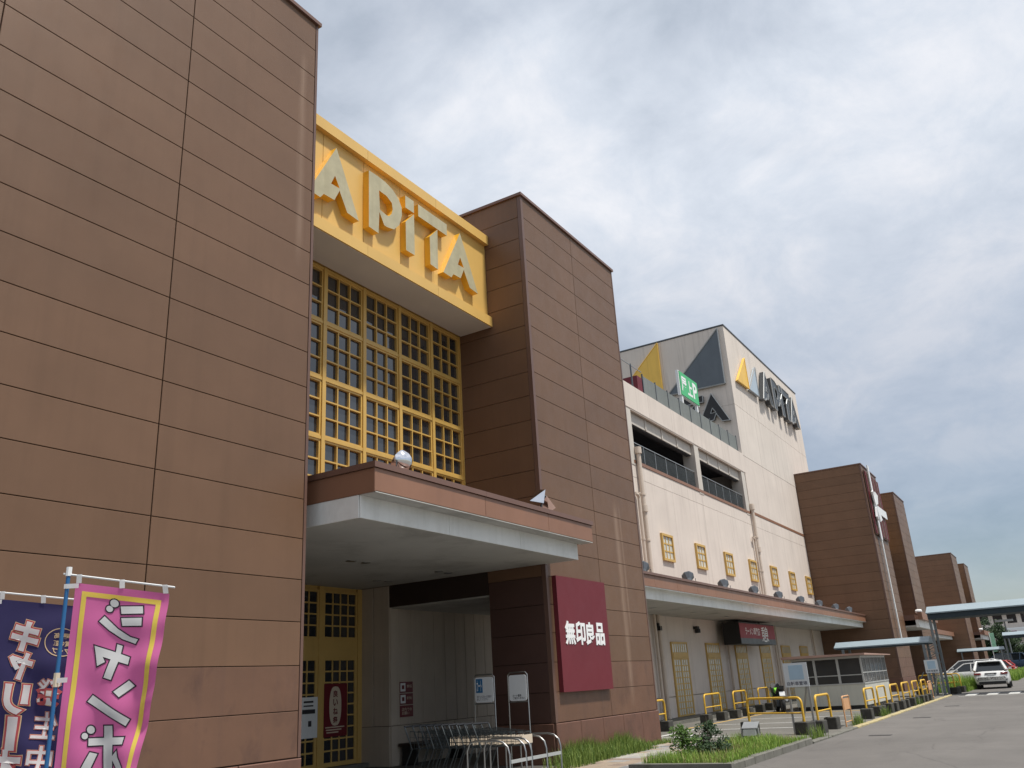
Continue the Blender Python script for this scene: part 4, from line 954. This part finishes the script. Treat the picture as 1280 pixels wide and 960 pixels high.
def deco_pink(surf, rect, glyph, cl):
    for r in (rect(.045, .075, .045, 1.75), rect(.075, .525, .045, .075), rect(.495, .525, .075, 1.75), rect(.075, .495, 1.72, 1.75)): surf('border', *r, 'cloth_yellow', .003, cl)
    def uv(x, y): return ((x-345+.136*(y-75))/785, (y-75-(x-345)*.056)/862)
    def circ(x, y, r): return [(x+r*math.cos(6.2832*k/14), y+r*math.sin(6.2832*k/14)) for k in range(14)]
    parts = [circ(526, 168, 20), circ(502, 198, 16), [(555, 182), (661, 174), (663, 211), (558, 220)], [(557, 242), (658, 234), (656, 275), (562, 281)], [(478, 237), (453, 265), (500, 308), (560, 348), (624, 368), (637, 345), (598, 335), (540, 298)],
        [(427, 388), (528, 416), (534, 375), (560, 382), (552, 423), (598, 437), (590, 474), (542, 462), (508, 553), (472, 543), (505, 452), (466, 441), (478, 466), (439, 488)],
        [(595, 552), (623, 577), (550, 635), (522, 610)], [(415, 630), (603, 741), (584, 773), (388, 662)],
        circ(405, 795, 19), circ(376, 825, 15), [(474, 775), (518, 773), (519, 829), (581, 826), (574, 860), (520, 863), (520, 1000), (505, 1030), (470, 1020), (470, 866), (394, 870), (394, 836), (472, 832)],
        [(402, 900), (438, 908), (400, 985), (350, 990)], [(545, 890), (552, 922), (590, 985), (560, 1000), (530, 950), (512, 925)]]
    def grow(p, d):
        n = len(p); area = sum(p[k][0]*p[(k+1) % n][1]-p[(k+1) % n][0]*p[k][1] for k in range(n)); sg = 1 if area > 0 else -1; out = []
        for k in range(n):
            a, b, c = p[k-1], p[k], p[(k+1) % n]
            e1, e2 = Vector((b[0]-a[0], b[1]-a[1])).normalized(), Vector((c[0]-b[0], c[1]-b[1])).normalized(); n1, n2 = Vector((e1.y, -e1.x))*sg, Vector((e2.y, -e2.x))*sg
            m = (n1+n2); m = m/max(.35, 1+n1.dot(n2)); out.append((b[0]+m.x*d, b[1]+m.y*d))
        return out
    for p in parts:
        q = [uv(*v) for v in grow(p, 6.5)]; surf('print_outline', q, [tuple(range(len(q)))], 'cloth_black', .003, cl); q = [uv(*v) for v in p]; surf('print', q, [tuple(range(len(q)))], 'cloth_white', .0045, cl)
def deco_navy(surf, rect, glyph, cl):
    for i, (tx, gw, gh) in enumerate((('キ', .17, .18), ('ヤ', .15, .16), ('リ', .14, .17), ('|', .03, .19), ('オ', .17, .19), ('|', .03, .19), ('バ', .17, .17))):
        glyph(tx, .21, .14+.205*i, gw, gh, ((.10, 'cloth_cream'), (.083, 'cloth_red'), (.045, 'cloth_white')))
    for i, tx in enumerate('発生中'):
        glyph(tx, .42, .50+.21*i, .16, .16, ((.050, 'cloth_cream'), (.040, 'cloth_red'), (.018, 'cloth_white')))
    n = 28; ring = [(.46+.115*math.cos(6.2832*i/n), .25+.095*math.sin(6.2832*i/n)) for i in range(n)]+[(.46+.109*math.cos(6.2832*i/n), .25+.089*math.sin(6.2832*i/n)) for i in range(n)]
    surf('ring', ring, [(i, (i+1) % n, n+(i+1) % n, n+i) for i in range(n)], 'cloth_cream', .003, cl)
    for i, tx in enumerate(('最高', '賞金額', 'アップ')): glyph(tx, .46, .19+.05*i, .11, .036, ((.02, 'cloth_cream'),))
flag('pink banner flag with yellow border and mirrored white characters', (3.14, 5.15, 2.37), (3.48, 4.67, 2.27), .57, 1.80, 'cloth_pink', .6, deco_pink, .50)
flag('navy banner flag with mirrored red outlined characters behind the pink one', (3.25, 6.20, 2.38), (3.60, 5.69, 2.29), .60, 1.80, 'cloth_navy', 2.1, deco_navy, .05)

# ================================================================== BARRIERS
def barrier(label, p0, p1, top=.90, blocks=True, mat='barrier', r=.033, bh=.31, plate=False, rail=.52):
    p0, p1 = Vector((*p0, 0)), Vector((*p1, 0)); d = (p1-p0); Lh = d.length; e = d/Lh; z0 = bh-.04 if blocks else 0
    t = thing('hoop_barrier', (p0+p1)/2, label, 'barrier', 'hoop barriers round the bicycle park'); rr = .14 if not plate else .08
    pts = [p0+Vector((0, 0, z0))]
    for a in (0, 22, 45, 68, 90): pts.append(p0+e*(rr-rr*math.cos(R_(a)))+Vector((0, 0, top-rr+rr*math.sin(R_(a)))))
    for a in (90, 68, 45, 22, 0): pts.append(p1-e*(rr-rr*math.cos(R_(a)))+Vector((0, 0, top-rr+rr*math.sin(R_(a)))))
    pts.append(p1+Vector((0, 0, z0))); B().tube(pts, r, 10).build('hoop', mat, t, True)
    if plate:
        q = B().prism([(.09, top-.06), (Lh-.09, top-.06), (Lh-.09, top-.36), (.09, top-.36)], lambda u, v: p0+e*u+Vector((e.y*.012, -e.x*.012, v)), lambda u, v: p0+e*u+Vector((-e.y*.012, e.x*.012, v))); q.build('plate', 'barrier_tan', t)
        B().tube([p0+Vector((0, 0, .12)), p1+Vector((0, 0, .12))], r*.8, 8).build('rail', mat, t, True)
    else: B().tube([p0+Vector((0, 0, rail)), p1+Vector((0, 0, rail))], r*.62, 8).build('rail', mat, t, True)
    if blocks:
        for p in (p0, p1):
            a = random.uniform(-.05, .05); k = B(); k.cbox(-.21, .21, -.17, .17, 0, bh, .02); ca, sa = e.x*math.cos(a)-e.y*math.sin(a), e.x*math.sin(a)+e.y*math.cos(a)
            k.v = [(p.x+x*ca-y*sa, p.y+x*sa+y*ca, z) for x, y, z in k.v]; k.build('concrete_block', 'block', t)
barrier('yellow hoop barrier half hidden behind the brown tower corner', (25.7, 11.3), (27.3, 11.32), .93)
barrier('yellow hoop barrier before the first gridded door of the wing', (31.1, 11.36), (32.9, 11.4), .95)
barrier('yellow hoop barrier before the second gridded door of the wing', (34.2, 11.32), (35.75, 11.3), .95)
barrier('yellow hoop barrier before the third gridded door beside the motorcycle', (38.75, 11.7), (40.4, 11.74), .95)
barrier('wide yellow hoop barrier across the end of the green planter', (25.15, 7.95), (24.25, 6.22), .90)
barrier('yellow hoop barrier right of the near bicycle parking board', (24.75, 5.98), (26.25, 5.97), .91)
barrier('small tan plate barrier standing alone before the grey booth', (26.95, 5.76), (27.95, 5.78), .80, False, 'barrier_tan', .02, plate=True)
for i, (a, c, y0, y1) in enumerate(((30.82, 32.3, 5.88, 5.86), (33.0, 34.45, 5.86, 5.84), (35.05, 36.5, 5.76, 5.74), (37.55, 39.2, 5.74, 5.74), (39.95, 41.3, 5.70, 5.68), (41.95, 43.1, 5.62, 5.60))):
    barrier('%s yellow hoop barrier of the kerb row counted from the tan plate barrier' % ORD[i], (a, y0), (c, y1), .895)
barrier('tan plate barrier at the far end of the kerb row', (44.0, 5.62), (44.9, 5.60), .80, False, 'barrier_tan', .02, plate=True)
barrier('far yellow hoop barrier between gantry posts and white parked cars', (53.2, 7.2), (52.2, 5.4), .95)
barrier('far yellow hoop barrier across the weeds beside the gantry', (54.9, 6.9), (54.3, 5.3), .95)

# ================================================================== BOOTH
bt = thing('booth', (41.2, 8.7, 0), 'grey panelled booth with dark windows and faded red roof', 'booth')
X0, X1, Y0, Y1 = 38.3, 43.9, 7.2, 10.0
part('base', 'black', bt, (X0+.05, X1-.05, Y0+.05, Y1-.05, 0, .14)); part('floor', 'booth', bt, (X0+.06, X1-.06, Y0+.06, Y1-.06, .141, .2))
part('wall_panel', 'booth', bt, (X0, X0+.05, Y0+.0, Y1, .141, .93)); part('wall_panel', 'booth', bt, (X0+.051, X1, Y0, Y0+.05, .141, .93)); part('wall_panel', 'booth', bt, (X0+.051, X1, Y1-.05, Y1, .141, 2.0)); part('wall_panel', 'booth', bt, (X1-.05, X1, Y0+.051, Y1-.051, .141, 2.0))
for k in range(1, 3): part('panel_strip', 'alu', bt, (X0-.006, X0-.001, Y0+(Y1-Y0)*k/3-.02, Y0+(Y1-Y0)*k/3+.02, .15, .90))
part('sill', 'alu', bt, (X0-.02, X0+.06, Y0-.02, Y1, .931, .98), (X0+.061, X1, Y0-.02, Y0+.06, .931, .98)); part('head', 'alu', bt, (X0-.01, X0+.06, Y0-.01, Y1, 1.93, 2.02), (X0+.061, X1, Y0-.01, Y0+.06, 1.93, 2.02))
for k in range(3):
    a, c = Y0+(Y1-Y0)*k/3, Y0+(Y1-Y0)*(k+1)/3
    part('window_pane', 'glass_screen', bt, (X0+.018, X0+.03, a+.05, c-.05, 1.31, 1.92)); part('window_pane', 'glass_screen', bt, (X0+.018, X0+.03, a+.05, c-.05, .985, 1.27)); part('glazing_bar', 'alu', bt, (X0, X0+.05, a+.05, c-.05, 1.272, 1.308)); part('window_post', 'alu', bt, (X0-.004, X0+.055, a-.01 if k == 0 else a-.049, a+.049, .981, 1.929))
part('window_post', 'alu', bt, (X0-.004, X0+.055, Y1-.049, Y1, .981, 1.929))
for k in range(6):
    a, c = X0+.07+(X1-X0-.07)*k/6, X0+.07+(X1-X0-.07)*(k+1)/6
    part('window_pane', 'glass_screen', bt, (a+.03, c-.03, Y0+.018, Y0+.03, 1.38, 1.92)); part('window_pane', 'glass_screen', bt, (a+.03, c-.03, Y0+.018, Y0+.03, .985, 1.34)); part('glazing_bar', 'alu', bt, (a+.03, c-.03, Y0, Y0+.05, 1.342, 1.378)); part('window_post', 'alu', bt, (c-.029, c+.0, Y0-.004, Y0+.055, .981, 1.929))
part('interior', 'dark_in', bt, (X0+.9, X1-.5, Y0+1.2, Y1-.3, .201, 1.6))
B().add([(X0-.35, Y0-.25, 2.10), (X1+.2, Y0-.25, 2.06), (X1+.2, Y1+.3, 2.10), (X0-.35, Y1+.3, 2.14), (X0-.35, Y0-.25, 2.03), (X1+.2, Y0-.25, 2.025), (X1+.2, Y1+.3, 2.025), (X0-.35, Y1+.3, 2.03)], [(0, 1, 2, 3), (7, 6, 5, 4), (0, 4, 5, 1), (1, 5, 6, 2), (2, 6, 7, 3), (3, 7, 4, 0)]).build('roof', 'booth_roof', bt)
# ================================================================== MOTORCYCLE
mc = thing('motorcycle', (38.0, 10.5, 0), 'black and lime green sport motorcycle parked behind the bicycle board', 'motorcycle')
def mloc(u, v, z):      # u forward, v left
    a = R_(25); return Vector((37.7+u*math.cos(a)-v*math.sin(a), 10.55+u*math.sin(a)+v*math.cos(a), z))
axm = mloc(0, 1, 0)-mloc(0, 0, 0)
for u in (-.70, .70):
    w_ = B().lathe([(.22, -.05), (.28, -.07), (.31, -.03), (.315, 0), (.31, .03), (.28, .07), (.22, .05)], mloc(u, 0, .315), axm, 20).build('tyre', 'tyre', mc, True); B().lathe([(0, -.04), (.22, -.05), (.22, .05), (0, .04)], mloc(u, 0, .315), axm, 12).build('rim', 'dark_grey', w_)
def slab(name, mat, prof, w): B().prism(prof, lambda u, z: mloc(u, -w, z), lambda u, z: mloc(u, w, z)).build(name, mat, mc)
slab('engine', 'dark_grey', [(-.35, .25), (.30, .22), (.36, .55), (-.30, .60)], .16); slab('fuel_tank', 'bike_green', [(-.10, .72), (.38, .78), (.40, .90), (.20, .96), (-.05, .88)], .12); slab('seat', 'black', [(-.75, .88), (-.10, .72), (-.06, .80), (-.5, .95), (-.8, 1.0)], .12)
slab('tail', 'black', [(-.95, .92), (-.6, .80), (-.35, .78), (-.5, .90), (-.95, 1.02)], .09); slab('fairing', 'black', [(.30, .50), (.70, .60), (.85, .95), (.62, 1.12), (.40, .95)], .17); slab('fairing_stripe', 'bike_green', [(.45, .62), (.72, .70), (.74, .80), (.45, .74)], .175); slab('tail_stripe', 'bike_green', [(-.9, .95), (-.6, .87), (-.58, .90), (-.9, 1.0)], .095); slab('lower_fairing', 'black', [(-.25, .18), (.45, .20), (.55, .50), (.25, .55)], .175); slab('number_plate', 'white', [(-.98, .66), (-.96, .66), (-.90, .82), (-.92, .82)], .11)
B().tube([mloc(.70, .1, .32), mloc(.48, .1, .98)], .03, 8).build('fork', 'chrome', mc); B().tube([mloc(.70, -.1, .32), mloc(.48, -.1, .98)], .03, 8).build('fork', 'chrome', mc); B().tube([mloc(.42, .34, 1.0), mloc(.50, .1, 1.0), mloc(.50, -.1, 1.0), mloc(.42, -.34, 1.0)], .018, 8).build('handlebar', 'black', mc)
B().tube([mloc(-.70, 0, .315), mloc(-.1, .0, .42)], .05, 8).build('swing_arm', 'dark_grey', mc); B().tube([mloc(-.1, -.16, .35), mloc(-.75, -.18, .50)], [.04, .06], 10).build('exhaust', 'grey_metal', mc); B().tube([mloc(-.1, .15, .25), mloc(-.15, .34, 0)], .012, 6).build('side_stand', 'dark_grey', mc)

# ================================================================== COVERED WALKWAYS
def walkway(x, label, group, arch=True):
    t = thing('covered_walkway', (x+.8, 5.6, 0), label, 'walkway', group)
    lo = B(); lo.prism([(x-.05, 2.56), (x+1.9, 2.56), (x+1.9, 2.62), (x+1.2, 2.90), (x+.65, 2.90), (x-.05, 2.62)], lambda u, v: (u, 10.7, v), lambda u, v: (u, 5.95, v)); lo.build('low_roof', 'walk_roof', t)
    part('low_roof_edge', 'walk_dark', t, (x-.02, x+1.86, 6.0, 10.6, 2.50, 2.558))
    B().prism([(x-.25, 3.96), (x+2.25, 3.96), (x+2.25, 4.02), (x+1.3, 4.36), (x+.7, 4.36), (x-.25, 4.02)], lambda u, v: (u, 5.80, v), lambda u, v: (u, -6.5, v)).build('high_roof', 'walk_roof', t); part('high_roof_edge', 'walk_dark', t, (x-.17, x+2.17, -6.4, 5.76, 3.70, 3.958))
    for xx in (x, x+1.7):
        for yy in (5.70, 6.25):
            part('post', 'steel_post', t, (xx-.06, xx+.06, yy-.06, yy+.06, 0, 3.698 if yy < 6 else 2.499))
        b = B()
        for k in range(5): b.tube([(xx, 5.76, .35+.42*k), (xx, 6.19, .56+.42*k), (xx, 5.76, .77+.42*k)], .025, 6)
        b.build('lattice', 'steel_post', t); part('post', 'steel_post', t, (xx-.06, xx+.06, 10.2, 10.32, 0, 2.499)); part('post', 'steel_post', t, (xx-.06, xx+.06, -6.2, -6.08, 0, 3.698))
    B().tube([(x+.05, 6.5, 1.15), (x+.05, 7.25, .0)], .03, 6).build('stay', 'steel_post', t)
walkway(50.3, 'near blue grey covered walkway crossing the road on steel posts', 'covered walkways over the road'); walkway(113, 'far blue grey covered walkway behind the white hatchback', 'covered walkways over the road')

# ================================================================== CARS
def car(name, label, loc, rz, L=4.1, W=1.72, H=1.5, paint='car_white', hood=.95, boot=.25, group='white cars'):
    """body lofted from cross sections; x = forward, origin at the middle on the ground"""
    t = thing(name, (0, 0, 0), label, 'car', group); hw = W/2; belt = H*.645
    def sec(x, zb, zt, w, crown): return [(x, -w*.92, zb), (x, -w, zb+.18), (x, -w, zt-.16), (x, -w*.93, zt-.03), (x, -w*.5, zt+crown), (x, w*.5, zt+crown), (x, w*.93, zt-.03), (x, w, zt-.16), (x, w, zb+.18), (x, w*.92, zb)]
    st = [(-L/2, .46, .62, hw*.80, .0), (-L/2+.04, .38, .68, hw*.90, .0), (-L/2+.09, .33, belt-.22, hw*.95, .0), (-L/2+.18, .28, belt-.07, hw*.985, .01), (-L/2+.30, .24, belt+.0, hw, .01), (-L/2+.6, .22, belt+.02, hw, .01), (-L*.15, .20, belt, hw, .01), (L*.15, .20, belt-.01, hw, .01), (L/2-hood-.05, .20, belt-.03, hw, .03), (L/2-.35, .22, belt-.16, hw*.97, .03), (L/2-.08, .26, belt-.26, hw*.90, .02), (L/2, .34, belt-.34, hw*.82, .0)]
    b = B(); n = 10
    for s_ in st: b.v += sec(*s_)
    for i in range(len(st)-1):
        for j in range(n): k = i*n+j; b.f.append((i*n+j, i*n+(j+1) % n, (i+1)*n+(j+1) % n, (i+1)*n+j))
    b.f += [tuple(range(n)), tuple(range((len(st)-1)*n, len(st)*n))]; b.mi = [0]*len(b.f); b.build('body', paint, t, True)
    # cabin
    xr, xf = -L/2+boot, L/2-hood
    gl = [(xr-.02, belt-.02), (xr+.42, H-.10), (xr+.62, H-.02), (xf-1.05, H-.01), (xf-.75, H-.06), (xf+.02, belt-.03)]
    def ring(x, z): k = (z-belt)/(H-belt); w = hw*(.92-.24*max(0, k)); return [(x, -w, z), (x, w, z)]
    b = B()
    for x, z in gl: b.v += ring(x, z)
    b.f = [(2*i, 2*i+1, 2*i+3, 2*i+2) for i in range(len(gl)-1)]+[tuple(2*i for i in range(len(gl)))]+[tuple(2*i+1 for i in range(len(gl)))]; b.mi = [0]*len(b.f); cb = b.build('cabin', 'glass_car', t)
    # roof skin and pillars
    b = B()
    for x, z in gl[1:5]: b.v += [(p[0], p[1]*1.01, p[2]+.018) for p in ring(x, z)]
    b.f = [(2*i, 2*i+1, 2*i+3, 2*i+2) for i in range(3)]; b.mi = [0]*3; b.build('roof', paint, t)
    for s_ in (-1, 1):
        def pt(x, z): k = (z-belt)/(H-belt); return (x, s_*hw*(.935-.24*max(0, k)), z)
        b = B()
        for (xa, za), (xb_, zb_), r in (((xr, belt), (xr+.42, H-.08), .085), ((xf, belt-.03), (xf-.75, H-.05), .035), ((xr+.42, H-.08), (xr+.62, H-.03), .05), ((xr+.62, H-.03), (xf-1.05, H-.02), .03), ((xf-1.05, H-.02), (xf-.75, H-.05), .03), ((xr+1.75, belt), (xr+1.7, H-.03), .03), ((xr+.85, belt), (xr+.70, H-.04), .06)): b.tube([pt(xa, za), pt(xb_, zb_)], r, 6)
        b.build('pillar', paint, t)
        part('door_mirror', paint, t, (xf-.35, xf-.22, s_*hw*1.0-.0 if s_ > 0 else -hw-.16, hw+.16 if s_ > 0 else -hw, belt+.0, belt+.13))
        lt = part('tail_lamp', 'red_lens', t, (-L/2+.055, -L/2+.34, (s_*hw*.985 if s_ < 0 else s_*hw*.58), (s_*hw*.58 if s_ < 0 else s_*hw*.985), belt-.20, belt-.11))
        part('head_lamp', 'glass_pale', t, (L/2-.2, L/2-.02, (s_*hw*.85 if s_ < 0 else s_*hw*.5), (s_*hw*.5 if s_ < 0 else s_*hw*.85), belt-.42, belt-.30))
        part('reflector', 'black', t, (-L/2+.012, -L/2+.12, (s_*hw*.88 if s_ < 0 else s_*hw*.66), (s_*hw*.66 if s_ < 0 else s_*hw*.88), .44, .52))
        for x in (-L/2+.75, L/2-.80):
            y = s_*(hw-.10); w_ = B().lathe([(.20, -.09), (.29, -.10), (.31, -.05), (.31, .05), (.29, .10), (.20, .09)], (x, y, .31), (0, 1, 0), 20).build('wheel', 'tyre', t, True); B().lathe([(0, -.07), (.20, -.085), (.20, .085), (0, .07)], (x, y, .31), (0, 1, 0), 12).build('rim', 'grey_metal', w_)
    part('roof_spoiler', paint, t, (xr+.22, xr+.5, -hw*.66, hw*.66, H-.075, H-.03)); part('bumper_insert', 'black', t, (-L/2+.012, -L/2+.25, -hw*.78, hw*.78, .27, .40)); part('number_plate', 'white', t, (-L/2+.035, -L/2+.09, -.17, .17, belt-.30, belt-.17)); part('plate_shade', 'black', t, (-L/2+.055, -L/2+.14, -.30, .30, belt-.165, belt-.125))
    part('grille', 'black', t, (L/2-.05, L/2+.012, -hw*.5, hw*.5, .40, .52))
    t.location = loc; t.rotation_euler.z = rz; return t
car('parked_car', 'white hatchback seen from behind on the road past the crossing', (59.7, 4.05, -.004), R_(1.5), 4.15, 1.74, 1.52)
car('parked_car', 'low white car behind the weeds left of the hatchback', (69.5, 6.0, -.004), R_(90), 4.2, 1.7, 1.42, hood=1.05)
car('parked_car', 'taller white van behind the low white car', (72.6, 6.1, -.004), R_(90), 4.4, 1.74, 1.62, hood=.7)
car('parked_car', 'red car beyond the white hatchback near the far walkway', (100, 6.5, -.004), R_(80), 3.9, 1.66, 1.45, 'car_red', group='far cars')
car('parked_car', 'dark blue van under the far covered walkway', (118.8, 6.2, -.004), R_(90), 4.8, 1.9, 2.15, 'car_blue', .5, group='far cars')

# ================================================================== PLANTS
pl = structure(B().box(15.68, 21.1, 5.47, 7.12, -.01, .06).build('planter_bed', 'soil'))
ke = structure(B().box(21.102, 21.24, 5.47, 7.25, -.01, .11).build('planter_end_kerb', 'kerb')); kb = structure(B().box(15.5, 15.675, 5.32, 7.25, -.01, .125).build('planter_end_kerb', 'kerb')); kb2 = structure(B().box(15.68, 21.1, 7.125, 7.25, -.01, .07).build('planter_back_kerb', 'kerb'))
rg = random.Random(3); sp = []
for _ in range(11000):
    x, y = rg.uniform(15.72, 21.15), rg.uniform(5.5, 7.1); dn_ = math.sin(x*1.7)*math.cos(y*2.3+x*.6)
    if rg.random() > .6+.4*dn_: continue
    sp.append((x, y, .05, rg.uniform(.07, .20)*(1.15+.5*dn_), rg.uniform(.004, .008)))
stuff(tag(blades('dry_grass', 'dry', [(rg.uniform(15.7, 21.1), rg.uniform(5.5, 7.1), .05, rg.uniform(.05, .26), rg.uniform(.003, .006)) for _ in range(1500)], None, 9), 'straw coloured dead blades among the planter grass', 'dry grass'))
for _ in range(900): sp.append((rg.uniform(15.56, 21.2), rg.choice((5.44, 5.5))+rg.uniform(-.08, .05), .08, rg.uniform(.05, .17), .006))
stuff(tag(blades('grass', 'grass', sp, None, 1), 'bright green grass filling the kerbed planter', 'grass'))
sp = []
for _ in range(5200):
    x = 16.9+rg.random()**1.15*3.9; d = rg.random()**2; k = math.exp(-((x-17.6)/.9)**2)+.9*math.exp(-((x-19.6)/.7)**2)+.25
    if rg.random() > k: continue
    sp.append((x, 9.36-d*.55, 0, rg.uniform(.14, .50)*min(1.1, k+.15)*(1-.4*d), rg.uniform(.004, .008)))
for _ in range(500): x = rg.uniform(20.6, 22.6); sp.append((x, 9.38-rg.random()**2*.18, 0, rg.uniform(.05, .16), .006))
for _ in range(500): x = rg.uniform(15.9, 17.0); sp.append((x, 9.0+rg.uniform(-.35, .3), 0, rg.uniform(.1, .4), .006))
stuff(tag(blades('weeds', 'weed', sp, None, 2), 'tall weeds growing along the foot of the brown tower', 'weeds'))
sp = []
for _ in range(3800):
    x = rg.uniform(54.2, 64); y = rg.uniform(5.0, 6.9); sp.append((x, y, 0, rg.uniform(.35, 1.0)*(.6+.4*math.sin(x*1.1+y)), .018))
stuff(tag(blades('tall_grass', 'grass', sp, None, 5), 'tall grass strip beside the white hatchback', 'grass'))
sp = []
for _ in range(3500): x = rg.uniform(76, 112); sp.append((x, rg.uniform(3.6, 5.0), 0, rg.uniform(.3, .75), .03))
stuff(tag(blades('tall_grass', 'grass', sp, None, 6), 'far grass verge right of the white hatchback', 'grass'))
sp = []
for x0, y0 in ((32.4, 5.62), (39.6, 5.6), (27.8, 5.6), (43.4, 5.6), (22.6, 5.55)):
    for _ in range(160): sp.append((x0+rg.gauss(0, .22), y0+rg.gauss(0, .08), 0, rg.uniform(.08, .36), .007))
stuff(tag(blades('weeds', 'weed', sp, None, 7), 'weed tufts between the barrier blocks along the kerb', 'weeds'))
sh = thing('shrub', (17.35, 6.85, .05), 'light green leafy shrub at the left end of the planter', 'shrub')
pts = []
for k in range(34): a, rr, z = rg.uniform(0, 6.28), rg.uniform(0, .46), rg.uniform(.10, .62); pts.append((17.35+math.cos(a)*rr*(1-z*.6), 6.85+math.sin(a)*rr*(1-z*.6), z, .10, 34))
leaves('crown', 'bush', pts, sh, .035, 3); B().tube([(17.35, 6.95, .03), (18.36, 6.85, .5)], [.02, .01], 6).build('stem', 'bark', sh)
sh = thing('shrub', (17.9, 6.55, .05), 'dark conifer shrub with pointed top in the planter', 'shrub')
pts = []
for k in range(60): z = rg.random()**1.4*.72; a, rr = rg.uniform(0, 6.28), (.58*(1-z/.95))*rg.uniform(.2, 1); pts.append((17.9+math.cos(a)*rr, 6.55+math.sin(a)*rr, .12+z*.75, .09, 30))
leaves('crown', 'conifer', pts, sh, .035, 4); B().tube([(17.9, 6.55, .03), (17.9, 6.55, .8)], [.02, .006], 6).build('stem', 'bark', sh)
gl_ = thing('garden_floodlight', (20.5, 6.5, .05), 'grey box floodlight tilted up in the planter grass', 'floodlight')
gb = B().cbox(-.11, .11, -.16, .16, 0, .17, .02); ra = R_(-28)
gb.v = [(20.5+x*math.cos(ra)+z*math.sin(-ra), 6.5+y, .30+z*math.cos(ra)+x*math.sin(ra)*-1) for x, y, z in gb.v]; gb.build('housing', 'fence_grey', gl_)
lb = B().box(-.125, .125, -.18, .18, .172, .19); lb.v = [(20.5+x*math.cos(ra)+z*math.sin(-ra), 6.5+y, .30+z*math.cos(ra)-x*math.sin(ra)) for x, y, z in lb.v]; lb.build('lens_frame', 'grey_metal', gl_)
part('bracket', 'grey_metal', gl_, (20.46, 20.54, 6.30, 6.33, .05, .40), (20.46, 20.54, 6.67, 6.7, .05, .40), (20.4, 20.6, 6.30, 6.7, .05, .08))

# ================================================================== FAR BACKGROUND
def tree(label, x, y, h, r, seed, mat='tree', trunk=.25, squash=.9):
    t = thing('tree', (x, y, 0), label, 'tree', 'far trees'); q = random.Random(seed)
    b = B().tube([(x, y, 0), (x+.1, y, h*.35), (x-.05, y+.05, h*.8)], [trunk, trunk*.7, trunk*.2], 8)
    for k in range(6): a = q.uniform(0, 6.28); z = h*q.uniform(.3, .6); b.tube([(x, y, z), (x+math.cos(a)*r*.7, y+math.sin(a)*r*.7, z+h*.2)], [trunk*.35, trunk*.1], 5)
    b.build('trunk', 'bark', t); pts = []
    for k in range(90):
        d = Vector((q.gauss(0, 1), q.gauss(0, 1), q.gauss(0, 1)*squash)).normalized()*q.random()**.35
        pts.append((x+d.x*r, y+d.y*r, h*.6+d.z*h*.40, r*.24, 60))
    leaves('crown', mat, pts, t, r*.07, seed)
tree('dark round tree behind the farthest brown tower', 155, 9.2, 7.6, 2.4, 21); tree('smaller dark tree right of the round tree', 160, 7.0, 5.6, 1.9, 22)
ab = thing('apartment_building', (200, 4, 0), 'pale multi storey building far behind the trees', 'building')
part('wall', 'beige', ab, (196, 214, -30, 14, 0, 11.0)); part('roof_slab', 'white', ab, (195.5, 214, -30.4, 14.4, 11.001, 11.35))
for z in (1.2, 4.2, 7.6):
    part('balcony_slab', 'white', ab, (194.9, 195.99, -30, 14, z+2.25, z+2.9))
    for k in range(18): part('window', 'glass', ab, (195.96, 195.995, -29+2.4*k, -27.4+2.4*k, z+.4, z+2.0))
sb2 = tag(part('billboard', 'white', None, (194.2, 194.5, -8, 9.6, 5.2, 6.8)), 'white billboard with red and blue marks on the far pale building', 'billboard'); part('red_mark', 'maroon', sb2, (194.15, 194.199, 7.4, 8.6, 5.5, 6.5)); part('blue_mark', 'blue_print', sb2, (194.15, 194.199, -2, 6.6, 5.7, 6.3)); part('post', 'grey_metal', sb2, (194.3, 194.4, -2, -1.8, 0, 5.199), (194.3, 194.4, 6, 6.2, 0, 5.199))
lp = thing('street_lamp', (128, 6.0, 0), 'tall grey lamp post with flat head before the far building', 'lamp post'); B().tube([(128, 6.0, 0), (128, 6.0, 6.0)], [.12, .08], 8).build('post', 'steel_post', lp); part('lamp_head', 'grey_metal', lp, (127.7, 128.3, 5.0, 7.0, 6.0, 6.25))
gf = thing('banner_flag', (118, 7.4, 0), 'pale green banner flag before the dark tree', 'banner flag', 'advertising flags on poles'); B().tube([(118, 7.4, 0), (118, 7.4, 4.6)], .04, 6).build('pole', 'white', gf)
g = B()
for j in range(9):
    for i in range(4): g.v.append((118+.06*math.sin(j*.9+i), 7.36-.15*i, 4.5-.26*j))
for j in range(8):
    for i in range(3): k = j*4+i; g.f.append((k, k+1, k+5, k+4)); g.mi.append(0)
g.build('cloth', cloth_mat('pale_green_flag', (.35, .65, .45)), gf)
for i in range(5):
    fp = thing('utility_pole', (150+8*i, -3-3.4*i, 0), '%s slender pole in the far background right of the road' % ORD[i], 'pole', 'far poles'); B().tube([(150+8*i, -3-3.4*i, 0), (150+8*i, -3-3.4*i, 9)], [.16, .1], 8).build('post', 'steel_post', fp)
